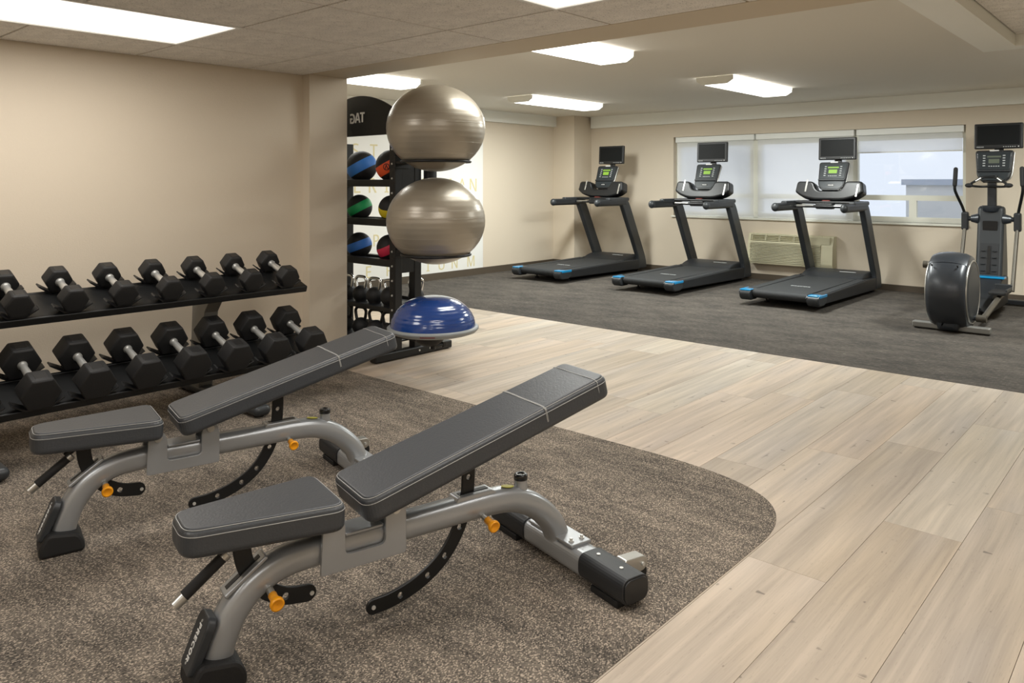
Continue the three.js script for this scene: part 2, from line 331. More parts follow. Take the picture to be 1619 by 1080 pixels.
{
  const lab = [['wraparound ceiling light over the ball rack', -6.65, -4.9], ['wraparound ceiling light nearest the beam over the oak floor', -3.87, -4.9], ['wraparound ceiling light near the corner column', -6.65, -8.4], ['wraparound ceiling light in front of the window', -3.87, -8.4], ['wraparound ceiling light over the elliptical end of the room', -0.55, -8.4]];
  for (const [l, x, z] of lab) {
    const t = thing('wraparound_light', l, 'ceiling light', [x, YR - 0.003, z], 0, 'wraparound fittings on the plaster ceiling');
    const L = 1.62, W = 0.42, o = filletPoly([[-W / 2, 0], [W / 2, 0], [W / 2 - 0.006, -0.045], [W / 2 - 0.07, -0.082], [-W / 2 + 0.07, -0.082], [-W / 2 + 0.006, -0.045]], 0.004, 3);
    mesh('lens', prism(o, L - 0.05, 0), M.lens, t);
    for (const s of [-1, 1]) mesh('end_cap', prism(filletPoly([[-W / 2 - 0.004, 0], [W / 2 + 0.004, 0], [W / 2, -0.047], [W / 2 - 0.068, -0.086], [-W / 2 + 0.068, -0.086], [-W / 2, -0.047]], 0.004, 3), 0.025, 0.003).translate(0, 0, s * (L / 2 - 0.0125)), M.paintWhite, t);
    area(x, YR - 0.095, z, W - 0.1, L - 0.08, z > -6 ? REAR_LIGHT * 0.2 : REAR_LIGHT, REAR_TINT);   // the pair by the beam is dimmer
  }
}
// ---------------------------------------------------------------- window and outdoors
{
  const w = new THREE.Group(); w.name = 'window_1'; scene.add(w); tag(w, 'wide three bay window with pale frame behind the treadmills', 'window', null, 'structure');
  const zf = ZW - 0.15, d = 0.06, x0 = -6.33, x1 = -2.175, y0 = 0.915, y1 = 2.176;
  mesh('window_frame', merge([bx(x0, x1, y0, y0 + 0.07, zf, zf + d), bx(x0, x1, y1 - 0.16, y1, zf, zf + d), bx(x0, x0 + 0.07, y0 + 0.07, y1 - 0.16, zf, zf + d), bx(x1 - 0.05, x1, y0 + 0.07, y1 - 0.16, zf, zf + d)]), M.frame, w);
  for (const [a, b] of [[-5.06, -4.90], [-3.66, -3.50]]) mesh('mullion', bx(a, b, y0 + 0.07, y1 - 0.16, zf - 0.01, zf + d + 0.01), M.frame, w);
  const bays = [[x0 + 0.07, -5.06], [-4.90, -3.66], [-3.50, x1 - 0.05]];
  bays.forEach(([a, b], k) => {
    mesh('transom', bx(a, b, 1.205, 1.275, zf, zf + d), M.frame, w);
    mesh('pane', bx(a, b, 1.275, y1 - 0.16, zf + 0.026, zf + 0.032), M.glass, w);
    const m = k === 2 ? -2.81 : (a + b) / 2;
    mesh('mullion', bx(m - 0.045, m + 0.045, y0 + 0.07, 1.205, zf, zf + d), M.frame, w);
    mesh('pane', bx(a, m - 0.045, y0 + 0.07, 1.205, zf + 0.026, zf + 0.032), M.glass, w); mesh('pane', bx(m + 0.045, b, y0 + 0.07, 1.205, zf + 0.026, zf + 0.032), M.glass, w);
  });
  mesh('window_sill', rbx(x0 - 0.03, x1 + 0.03, 0.885, 0.915, ZW - 0.14, ZW + 0.035, 0.006), M.frame, w);
  for (const [a, b, bot, l] of [[-6.30, -4.97, 0.93, 'sheer roller shade lowered over the window bay nearest the corner column'], [-4.945, -3.53, 0.93, 'sheer roller shade lowered over the middle window bay'], [-3.50, -2.20, 1.86, 'sheer roller shade raised over the clear window bay by the elliptical']]) {
    const t = thing('roller_shade', l, 'roller shade', [(a + b) / 2, 2.13, ZW - 0.04], 0, 'roller shades in the window');
    mesh('fascia', rbx(-(b - a) / 2, (b - a) / 2, -0.042, 0.042, -0.03, 0.03, 0.005), M.fascia, t);
    mesh('fabric', bx(-(b - a) / 2 + 0.02, (b - a) / 2 - 0.02, bot - 2.13, -0.042, -0.001, 0.001), M.shade, t);
    mesh('hem_bar', bx(-(b - a) / 2 + 0.02, (b - a) / 2 - 0.02, bot - 2.145, bot - 2.13, -0.005, 0.005), M.fascia, t);
  }
  const gr = mesh('outdoor_ground', bx(-16, 8, -0.3, -0.1, -24, ZW - 0.25), M.outGround); tag(gr, 'pale paved ground outside the window', 'ground', null, 'structure');
  const h = thing('neighbouring_building', 'white building with upright siding seen through the shaded window bays', 'building', [-8.5, -0.1, -15.2]);
  mesh('wall', bx(-6, 1.75, 0, 5, -0.3, 0), M.outWall, h);
  for (let k = 0; k < 26; k++) mesh('batten', bx(-5.9 + k * 0.3, -5.86 + k * 0.3, 0, 5, 0, 0.03), M.outWall, h);
  const h2 = thing('outdoor_shed', 'low pale shed with a flat roof seen through the clear window bay', 'shed', [-2.6, -0.1, -14.6]);
  mesh('wall', bx(-1.2, 1.5, 0, 1.5, -1.2, 0), M.outWall, h2); mesh('roof', bx(-1.26, 1.56, 1.5, 1.6, -1.26, 0.06), M.outWall2, h2);
}
// ---------------------------------------------------------------- wall panel with letters
{
  const t = thing('lettered_wall_panel', 'white wall panel with pale gold capital letters beside the ball rack', 'wall panel', [LX, 0, 0]);
  mesh('board', bx(0, 0.012, 0.106, 2.405, -8.73, -4.6), M.panelWhite, t);
  const rows = [[1.875, 0.185, [['S', -6.27], ['T', -6.577], ['R', -6.96], ['E', -7.31], ['N', -7.66], ['G', -8.02], ['T', -8.36]]], [1.405, 0.2, [['E', -6.3], ['R', -6.56], ['I', -6.8], ['C', -7.1], ['O', -7.5], ['M', -7.95], ['A', -8.27], ['N', -8.51]]], [1.0, 0.18, [['B', -6.36], ['U', -6.9], ['L', -7.45], ['E', -7.95], ['I', -8.45]]], [0.65, 0.16, [['P', -6.62], ['O', -7.2], ['A', -7.9], ['S', -8.4]]], [0.225, 0.165, [['E', -6.49], ['P', -6.85], ['R', -7.31], ['I', -7.57], ['U', -7.84], ['N', -8.11], ['M', -8.46]]]];
  for (const [y, h, ls] of rows) for (const [c, z] of ls) mesh('letter', text(c, h, 0.002, fontThin).rotateY(Math.PI / 2).translate(0.012, y, z), M.gold, t);
}
// ---------------------------------------------------------------- air conditioner
{
  const t = thing('air_conditioner', 'cream through-wall air conditioner under the window', 'air conditioner', [-4.38, 0.25, ZW]);
  const W = 1.24, D = 0.17, H = 0.44;
  const full = filletPoly([[0, 0], [D - 0.02, 0], [D, 0.05], [D - 0.02, 0.30], [D - 0.07, H], [0, H]], [0.002, 0.01, 0.02, 0.02, 0.02, 0.002], 3);
  const piece = (o, x0, x1) => prism(o, x1 - x0, 0.004).rotateY(-Math.PI / 2).translate((x0 + x1) / 2, 0, 0);
  const xg0 = -W / 2 + 0.04, xg1 = W / 2 - 0.16;                            // the grille is an open front over a set-back core
  mesh('body', merge([piece(full, -W / 2, xg0), piece(full, xg1, W / 2), piece([[0, 0], [D - 0.075, 0], [D - 0.075, 0.315], [D - 0.09, 0.40], [D - 0.10, H], [0, H]], xg0, xg1),
    piece([[D - 0.08, 0], [D - 0.02, 0], [D - 0.006, 0.03], [D - 0.08, 0.03]], xg0, xg1), piece([[D - 0.08, 0.312], [D - 0.018, 0.312], [D - 0.028, 0.335], [D - 0.08, 0.335]], xg0, xg1), piece([[D - 0.11, 0.425], [D - 0.064, 0.425], [D - 0.07, H], [D - 0.11, H]], xg0, xg1)]), M.acBody, t);
  for (let k = 0; k < 13; k++) mesh('louver', rbx(-W / 2 + 0.04, W / 2 - 0.16, 0.035 + k * 0.0215, 0.047 + k * 0.0215, D - 0.05, D - 0.004, 0.003, 1), M.acBody, t);
  const vent = new THREE.Group(); vent.name = 'vent'; t.add(vent); vent.position.set(0, 0.380, D - 0.064); vent.rotation.x = -0.36;
  for (let k = 0; k < 4; k++) {
    const xa = -W / 2 + 0.07 + k * 0.21; mesh('vent_frame', merge([bx(xa - 0.006, xa, -0.05, 0.05, -0.01, 0.028), bx(xa + 0.19, xa + 0.196, -0.05, 0.05, -0.01, 0.028)]), M.acBody, vent);
    for (let j = 0; j < 4; j++) mesh('vent_slat', bx(xa, xa + 0.19, -0.046 + j * 0.024, -0.040 + j * 0.024, -0.01, 0.026), M.acBody, vent);
  }
  mesh('control_lid', rbx(W / 2 - 0.33, W / 2 - 0.04, 0.325, 0.425, D - 0.06, D - 0.02, 0.004).translate(0, 0, 0), M.acBody, t);
}
console.log('shell done');
// ---------------------------------------------------------------- weight benches
function padOutline(pts, r) { return filletPoly(pts, r, 8); }
function pad(group, name, outline, thick, lift, seams = []) {              // outline [x, s]; lies flat, top at y = thick
  const sh = shapeOf(outline), b = 0.02;
  const base = mesh(name, new THREE.ExtrudeGeometry(sh, { depth: thick - 2 * b, bevelEnabled: true, bevelSize: b * 0.7, bevelThickness: b, bevelOffset: -b * 0.7, bevelSegments: 5 }).rotateX(-Math.PI / 2).translate(0, b, 0), M.vinyl, group);
  const inset = (d) => { const c = outline.reduce((a, p) => [a[0] + p[0] / outline.length, a[1] + p[1] / outline.length], [0, 0]); return outline.map((p, i) => { const a = outline[(i + outline.length - 1) % outline.length], n = outline[(i + 1) % outline.length]; let tx = n[0] - a[0], ty = n[1] - a[1]; const l = Math.hypot(tx, ty) || 1; return [p[0] - ty / l * d, p[1] + tx / l * d]; }); };
  const top = inset(0.013);
  const tg = new THREE.ExtrudeGeometry(shapeOf(top), { depth: 0.006, bevelEnabled: true, bevelSize: 0.006, bevelThickness: 0.006, bevelOffset: -0.004, bevelSegments: 4 }).rotateX(-Math.PI / 2).translate(0, thick - 0.008, 0);
  mesh('top_panel', tg, M.vinyl, base);
  const loop = (o, y, r) => {                                              // evenly resampled closed outline
    const L = [0]; for (let i = 0; i < o.length; i++) { const q = o[(i + 1) % o.length]; L.push(L[i] + Math.hypot(q[0] - o[i][0], q[1] - o[i][1])); }
    const pts = []; for (let k = 0, i = 0; k < 120; k++) { const d = L[o.length] * k / 120; while (L[i + 1] < d) i++; const f = (d - L[i]) / (L[i + 1] - L[i] || 1), a = o[i], q = o[(i + 1) % o.length]; pts.push(V(a[0] + (q[0] - a[0]) * f, y, -(a[1] + (q[1] - a[1]) * f))); }
    return tube(pts, r, 240, 5, true);
  };
  mesh('stitching', merge([loop(inset(0.0085), thick - 0.0006, 0.0012), loop(inset(0.0004), thick - 0.0165, 0.0012)]), M.stitch, base);
  for (const sm of seams) mesh('seam', sm, M.stitch, base);
  return base;
}
function plateArm(pts, w, thick, holes, name, mat, parent, ends = true) {  // flat curved bar following pts in the (s, y) plane
  const c = new THREE.CatmullRomCurve3(pts.map(([s, y]) => V(s, y, 0)), false, 'centripetal'), n = 40, L = [], R = [];
  for (let i = 0; i <= n; i++) { const p = c.getPointAt(i / n), t = c.getTangentAt(i / n); L.push([p.x - t.y * w / 2, p.y + t.x * w / 2]); R.push([p.x + t.y * w / 2, p.y - t.x * w / 2]); }
  const e = c.getPointAt(1), te = c.getTangentAt(1), a0 = Math.atan2(-te.x, te.y), cap = [];
  for (let i = 1; i < 10; i++) { const a = a0 + Math.PI * i / 10; cap.push([e.x + w / 2 * Math.cos(a), e.y + w / 2 * Math.sin(a)]); }
  const o = [...R, ...cap, ...L.reverse()];
  const hs = holes.map((u) => { const p = c.getPointAt(u); return ring2(p.x, p.y, w * 0.2, 10); });
  return mesh(name, side(prism(o, thick, 0.0015, hs, 1)), mat, parent);
}
function makeBench(label) {
  const t = thing('weight_bench', label, 'weight bench', [0, 0, 0], 0, 'adjustable weight benches on the carpet');
  // frame
  const path = [[0.004, 0.03], [0.022, 0.11], [0.055, 0.185], [0.11, 0.248], [0.19, 0.287], [0.30, 0.299], [0.5, 0.299], [0.8, 0.299], [0.95, 0.298], [1.04, 0.288], [1.12, 0.258], [1.19, 0.208], [1.24, 0.15], [1.262, 0.10]];
  const frame = mesh('frame', sweepOval(path, 0.044, 0.045, 2.5, 90, 28), M.silver, t);
  mesh('foot_boot', merge([side(prism(filletPoly([[-0.075, 0], [0.085, 0], [0.082, 0.04], [0.06, 0.075], [-0.045, 0.092], [-0.072, 0.045]], 0.018, 4), 0.145, 0.012))]), M.blackRubber, t);
  const bp = new THREE.Matrix4().makeRotationX(-0.40).setPosition(0, 0.125, 0.036);           // plate lies up the front of the tube
  const badge = mesh('badge_plate', prism(filletPoly([[-0.046, -0.075], [0.046, -0.075], [0.05, 0.06], [0.035, 0.082], [-0.035, 0.082], [-0.05, 0.06]], 0.012, 4), 0.028, 0.005).applyMatrix4(bp), M.charcoal, t);
  mesh('lettering', text('PRECOR', 0.02, 0.0015).rotateZ(-Math.PI / 2).translate(0, 0, 0.0138).applyMatrix4(bp), M.white, badge);
  for (const y of [-0.055, 0.06]) mesh('screw', rod(V(0.0, y, 0.012), V(0.0, y, 0.016), 0.004, 0.004, 8).applyMatrix4(bp), M.bolt, badge);
  // hinge brackets: U shaped cheeks either side of the tube
  for (const x of [-0.053, 0.053]) {
    const o = filletPoly([[0.305, 0.238], [0.595, 0.238], [0.595, 0.375], [0.582, 0.412], [0.535, 0.412], [0.522, 0.375], [0.522, 0.285], [0.385, 0.285], [0.385, 0.375], [0.372, 0.408], [0.325, 0.408], [0.312, 0.375]], [0.012, 0.012, 0.012, 0.02, 0.02, 0.012, 0.02, 0.02, 0.012, 0.02, 0.02, 0.012], 4);
    const b = mesh('hinge_bracket', side(prism(o, 0.014, 0.002), x), M.silver, t);
    for (const [s, y] of [[0.349, 0.385], [0.558, 0.388]]) mesh('pivot_bolt', rod(V(x + Math.sign(x) * 0.006, y, -s), V(x + Math.sign(x) * 0.012, y, -s), 0.017, 0.015, 18), M.steel, b);
  }
  for (const [s, y] of [[0.349, 0.385], [0.558, 0.388]]) mesh('pivot_bar', rod(V(-0.06, y, -s), V(0.06, y, -s), 0.011, 0.011, 12), M.blackMetal, t);
  mesh('bridge_plate', rbx(-0.047, 0.047, 0.335, 0.345, -0.52, -0.39, 0.004), M.silver, t);
  // slot plates on top of the tube
  mesh('slot_plate', merge([side(prism(filletPoly([[0.80, 0.335], [0.97, 0.335], [0.955, 0.351], [0.81, 0.352]], 0.006, 3), 0.062, 0.004))]), M.silver, t);
  mesh('slot', rbx(-0.011, 0.011, 0.345, 0.3535, -0.945, -0.825, 0.002), M.blackMetal, t);
  { const g = rbx(-0.031, 0.031, 0.04, 0.053, -0.075, 0.075, 0.005).rotateX(0.62).translate(0, 0.251, -0.118); mesh('slot_plate', g, M.silver, t);
    mesh('slot', rbx(-0.011, 0.011, 0.05, 0.0545, -0.06, 0.06, 0.002).rotateX(0.62).translate(0, 0.251, -0.118), M.blackMetal, t); }
  // adjustment arms
  const sa = plateArm([[0.085, 0.415], [0.085, 0.36], [0.10, 0.30], [0.145, 0.23], [0.21, 0.187], [0.285, 0.172]], 0.052, 0.012, [0.8], 'seat_arm', M.blackMetal, t);
  for (const [s, y] of [[0.108, 0.288], [0.296, 0.171]]) mesh('arm_bolt', rod(V(-0.009, y, -s), V(0.0095, y, -s), 0.007, 0.007, 10), M.bolt, sa);
  const ba = plateArm([[0.868, 0.53], [0.868, 0.42], [0.86, 0.33], [0.828, 0.235], [0.765, 0.15], [0.675, 0.093], [0.57, 0.064], [0.505, 0.060]], 0.05, 0.012, [0.18, 0.43, 0.58, 0.70, 0.86], 'back_arm', M.blackMetal, t);
  mesh('arm_bolt', rod(V(-0.009, 0.06, -0.503), V(0.0095, 0.06, -0.503), 0.007, 0.007, 10), M.bolt, ba);
  // handle under the seat
  const hd = mesh('seat_handle', rod(V(0, 0.405, -0.075), V(0, 0.365, -0.02), 0.012), M.blackMetal, t);
  mesh('grip', rod(V(0, 0.352, -0.030), V(0, 0.272, 0.075), 0.0165, 0.0165, 20), M.blackRubber, hd);
  mesh('grip_collar', rod(V(0, 0.362, -0.042), V(0, 0.352, -0.030), 0.018, 0.018, 20), M.steel, hd);
  mesh('grip_cap', rod(V(0, 0.272, 0.075), V(0, 0.252, 0.101), 0.0172, 0.0165, 20), M.steel, hd);
  // yellow pull pins
  for (const [s, y] of [[0.155, 0.238], [0.905, 0.272]]) {
    const k = mesh('pin_collar', rod(V(0.035, y, -s), V(0.068, y - 0.006, -s), 0.011, 0.011, 14), M.steel, t);
    mesh('yellow_knob', lathe([[0.001, 0], [0.013, 0], [0.0125, 0.018], [0.016, 0.03], [0.021, 0.04], [0.0205, 0.05], [0.015, 0.051], [0.012, 0.046], [0.001, 0.046]], 24).rotateZ(-Math.PI / 2 - 0.15).translate(0.066, y - 0.005, -s), M.yellow, k);
  }
  // rear post with cap
  const ps = mesh('rear_post', rod(V(0, 0.29, -1.095), V(0, 0.352, -1.095), 0.024, 0.024, 20), M.silver, t);
  mesh('post_cap', lathe([[0.001, 0], [0.026, 0], [0.026, 0.016], [0.021, 0.021], [0.013, 0.021], [0.011, 0.017], [0.001, 0.017]], 24).translate(0, 0.348, -1.095), M.gloss, ps);
  mesh('warning_sticker', new THREE.SphereGeometry(1, 20, 10).scale(0.016, 0.002, 0.028).rotateX(-0.16).translate(0.008, 0.3385, -1.03), M.sticker, t);
  // rear cross foot
  const xo = filletPoly([[-0.055, 0.018], [0.055, 0.018], [0.055, 0.105], [-0.055, 0.105]], 0.034, 6);
  mesh('cross_foot', prism(xo, 0.74, 0.002).rotateY(0).rotateY(Math.PI / 2).translate(0.015, 0, -1.275), M.silver, t);
  for (const s of [-1, 1]) {
    const c = mesh('foot_sleeve', prism(filletPoly([[-0.06, 0.022], [0.06, 0.022], [0.06, 0.111], [-0.06, 0.111]], 0.036, 6), 0.235, 0.003).rotateY(Math.PI / 2).translate(0.015 + s * 0.288, 0, -1.275), M.charcoalDark, t);
    mesh('end_plate', prism(filletPoly([[-0.054, 0.026], [0.054, 0.026], [0.054, 0.106], [-0.054, 0.106]], 0.034, 6), 0.012, 0.003).rotateY(Math.PI / 2).translate(0.015 + s * 0.405, 0, -1.275), M.blackPlastic, c);
    mesh('rubber_pad', rbx(0.015 + s * 0.23, 0.015 + s * 0.37, 0, 0.024, -1.327, -1.223, 0.004), M.blackRubber, c);
    for (const q of [0.215, 0.335]) mesh('bolt', rod(V(0.015 + s * q, 0.108, -1.275), V(0.015 + s * q, 0.1135, -1.275), 0.0075, 0.007, 12), M.bolt, c);
    const w = mesh('wheel_bracket', side(prism(filletPoly([[1.325, 0.045], [1.42, 0.05], [1.438, 0.075], [1.425, 0.10], [1.325, 0.105]], 0.012, 4), 0.052, 0.004), 0.015 + s * 0.275), M.steel, t);
    mesh('wheel', rod(V(0.015 + s * 0.275 - 0.02, 0.04, -1.40), V(0.015 + s * 0.275 + 0.02, 0.04, -1.40), 0.036, 0.036, 20), M.blackRubber, w);
    mesh('axle_bolt', rod(V(0.015 + s * 0.275 - 0.032, 0.075, -1.41), V(0.015 + s * 0.275 + 0.032, 0.075, -1.41), 0.007, 0.007, 10), M.bolt, w);
  }
  const mp = mesh('mounting_plate', rbx(-0.135, 0.135, 0.104, 0.116, -1.322, -1.228, 0.004), M.silver, t);
  for (const [x, z] of [[-0.105, -1.30], [0.105, -1.30], [-0.105, -1.25], [0.105, -1.25]]) mesh('bolt', merge([rod(V(x, 0.115, z), V(x, 0.12, z), 0.010, 0.010, 14), rod(V(x, 0.12, z), V(x, 0.128, z), 0.007, 0.006, 6)]), M.bolt, mp);
  // pads
  const seat = new THREE.Group(); seat.name = 'seat'; t.add(seat); seat.position.set(0, 0.405, 0); seat.rotation.x = -0.012;
  pad(seat, 'seat_pad', padOutline([[-0.085, -0.10], [0.085, -0.10], [0.152, 0.36], [-0.152, 0.36]], 0.055), 0.078, 0);
  mesh('seat_plate', rbx(-0.045, 0.045, -0.012, 0.004, -0.36, -0.05, 0.003), M.blackMetal, seat);
  const back = new THREE.Group(); back.name = 'backrest'; t.add(back); back.position.set(0, 0.394, -0.452); back.rotation.x = 0.2435;
  const ol = padOutline([[-0.142, -0.02], [0.142, -0.02], [0.135, 1.005], [-0.135, 1.005]], [0.05, 0.05, 0.045, 0.045]);
  const across = (s, hw) => tube([V(-hw, 0.03, -s), V(-hw - 0.0005, 0.062, -s), V(-hw + 0.014, 0.0835, -s), V(0, 0.0845, -s), V(hw - 0.014, 0.0835, -s), V(hw + 0.0005, 0.062, -s), V(hw, 0.03, -s)], 0.0014, 60, 5);
  pad(back, 'back_pad', ol, 0.08, 0, [merge([across(0.693, 0.1365), across(0.697, 0.1365)]), merge([across(0.945, 0.134)])]);
  mesh('back_plate', rbx(-0.045, 0.045, -0.012, 0.004, -0.75, -0.06, 0.003), M.blackMetal, back);
  return t;
}
const bench = makeBench('grey padded weight bench standing alone near the rounded carpet corner');
bench.position.set(-2.13, 0.002, -1.08); bench.rotation.y = -13.7 * Math.PI / 180;
copy(bench, 'grey padded weight bench standing next to the dumbbell rack', [-3.35, 0.002, -1.07], -13 * Math.PI / 180);

// ---------------------------------------------------------------- dumbbell rack and dumbbells
const TILT = 0.33;                                                          // shelves lean toward the user
const SH = { upper: { xf: -4.70, yf: 0.716, d: 0.30, c: 0.165, half: 0.135, af: 0.128, hl: 0.092, len: 0.362 }, lower: { xf: -4.48, yf: 0.280, d: 0.31, c: 0.172, half: 0.165, af: 0.172, hl: 0.112, len: 0.442 } };
{
  const t = thing('dumbbell_rack', 'black two-tier dumbbell rack against the beige wall', 'dumbbell rack', [0, 0, 0]);
  const ZA = -3.09, ZC = -0.82;
  for (const k of ['upper', 'lower']) {
    const { xf, yf, d, c, half, af } = SH[k], hl = 0.045;
    const g = merge([rbx(-d, 0, -0.022, 0, ZA, ZC, 0.006), rbx(-0.02, 0.006, -hl, 0.0, ZA, ZC, 0.008), rbx(-d - 0.004, -d + 0.016, -hl, 0.004, ZA, ZC, 0.006)]);
    const s = mesh('shelf', g.rotateZ(-TILT).translate(xf, yf, 0), M.blackMetal, t);
    for (let i = (k === 'lower' ? -1 : 0); i < 7; i++) for (const q of [c - half, c + half]) {          // one saddle under each head
      const z = (k === 'lower' ? -1.325 : -1.30) - 0.272 * i, w = af * 0.53;
      const o = [[-w - 0.034, 0.044], [-w - 0.028, 0.049], [-w * 0.58, 0.012], [w * 0.58, 0.012], [w + 0.028, 0.049], [w + 0.034, 0.044], [w * 0.65, 0.0], [-w * 0.65, 0.0]];
      mesh('saddle', prism(o, 0.05, 0.0015, [], 1).rotateY(Math.PI / 2).translate(-q, 0.0, z).rotateZ(-TILT).translate(xf, yf, 0), M.blackPlastic, s);
    }
  }
  for (const z of [-2.5, -1.1]) {
    const u = mesh('upright', new THREE.ExtrudeGeometry(shapeOf([[-5.18, 0.06], [-5.02, 0.06], [-4.985, 0.35], [-4.94, 0.58], [-4.84, 0.70], [-5.0, 0.755], [-5.10, 0.68], [-5.12, 0.40]]), { depth: 0.09, bevelEnabled: true, bevelSize: 0.004, bevelThickness: 0.004, bevelSegments: 1 }).translate(0, 0, z - 0.045), M.silverFlat, t);
    mesh('base_foot', merge([rbx(-5.35, -4.27, 0.012, 0.075, z - 0.055, z + 0.055, 0.03, 4)]), M.charcoal, t);
    for (const x of [-5.3, -4.33]) mesh('rubber_foot', rod(V(x, 0, z), V(x, 0.016, z), 0.03, 0.03, 16), M.blackRubber, t);
  }
}
function makeDumbbell(af, len, hl, name = 'hex_dumbbell') {                // axis along x, af = across flats
  const g = new THREE.Group(); g.name = name;
  const r = af / Math.sqrt(3), hex = Array.from({ length: 6 }, (_, i) => [r * Math.cos(i * Math.PI / 3), r * Math.sin(i * Math.PI / 3)]);
  const hg = toCreasedNormals(prism(filletPoly(hex, 0.008, 3), hl, 0.011, [], 3), 0.6).rotateY(Math.PI / 2);
  const plate = rbx(-hl * 0.28, hl * 0.28, af / 2 - 0.003, af / 2 + 0.0012, -r * 0.3, r * 0.3, 0.002, 1);
  for (const s of [-1, 1]) { const h = mesh('head', hg, M.blackRubber, g); h.position.x = s * (len / 2 - hl / 2); mesh('raised_marking', plate, M.blackPlastic, h); }
  const e = len / 2 - hl;
mesh('handle', lathe([[0.024, -e - 0.004], [0.024, -e + 0.012], [0.020, -e + 0.014], [0.0185, -e + 0.03], [0.0205, 0], [0.0185, e - 0.03], [0.020, e - 0.014], [0.024, e - 0.012], [0.024, e + 0.004]], 24).rotateZ(Math.PI / 2), M.handle, g);
  return g;
}
{
  const ord = ['first', 'second', 'third', 'fourth', 'fifth', 'sixth', 'seventh', 'eighth'];
  for (const k of ['upper', 'lower']) {
    const { xf, yf, c: back, af: f, hl, len } = SH[k];
    for (let i = (k === 'lower' ? -1 : 0); i < 7; i++) {
      const g = makeDumbbell(f, len, hl); g.name = numbered('hex_dumbbell'); scene.add(g);
      const up = 0.0145 + f / 2, c = -back;
      g.rotation.z = -TILT; g.position.set(xf + c * Math.cos(TILT) + up * Math.sin(TILT), yf - c * Math.sin(TILT) + up * Math.cos(TILT), (k === 'lower' ? -1.325 : -1.30) - 0.272 * i);
      tag(g, `black rubber hex dumbbell on the ${k} rack shelf, ${ord[6 - i]} from the partition end`, 'dumbbell', `hex dumbbells on the ${k} shelf`);
    }
  }
}
console.log('benches, rack done');
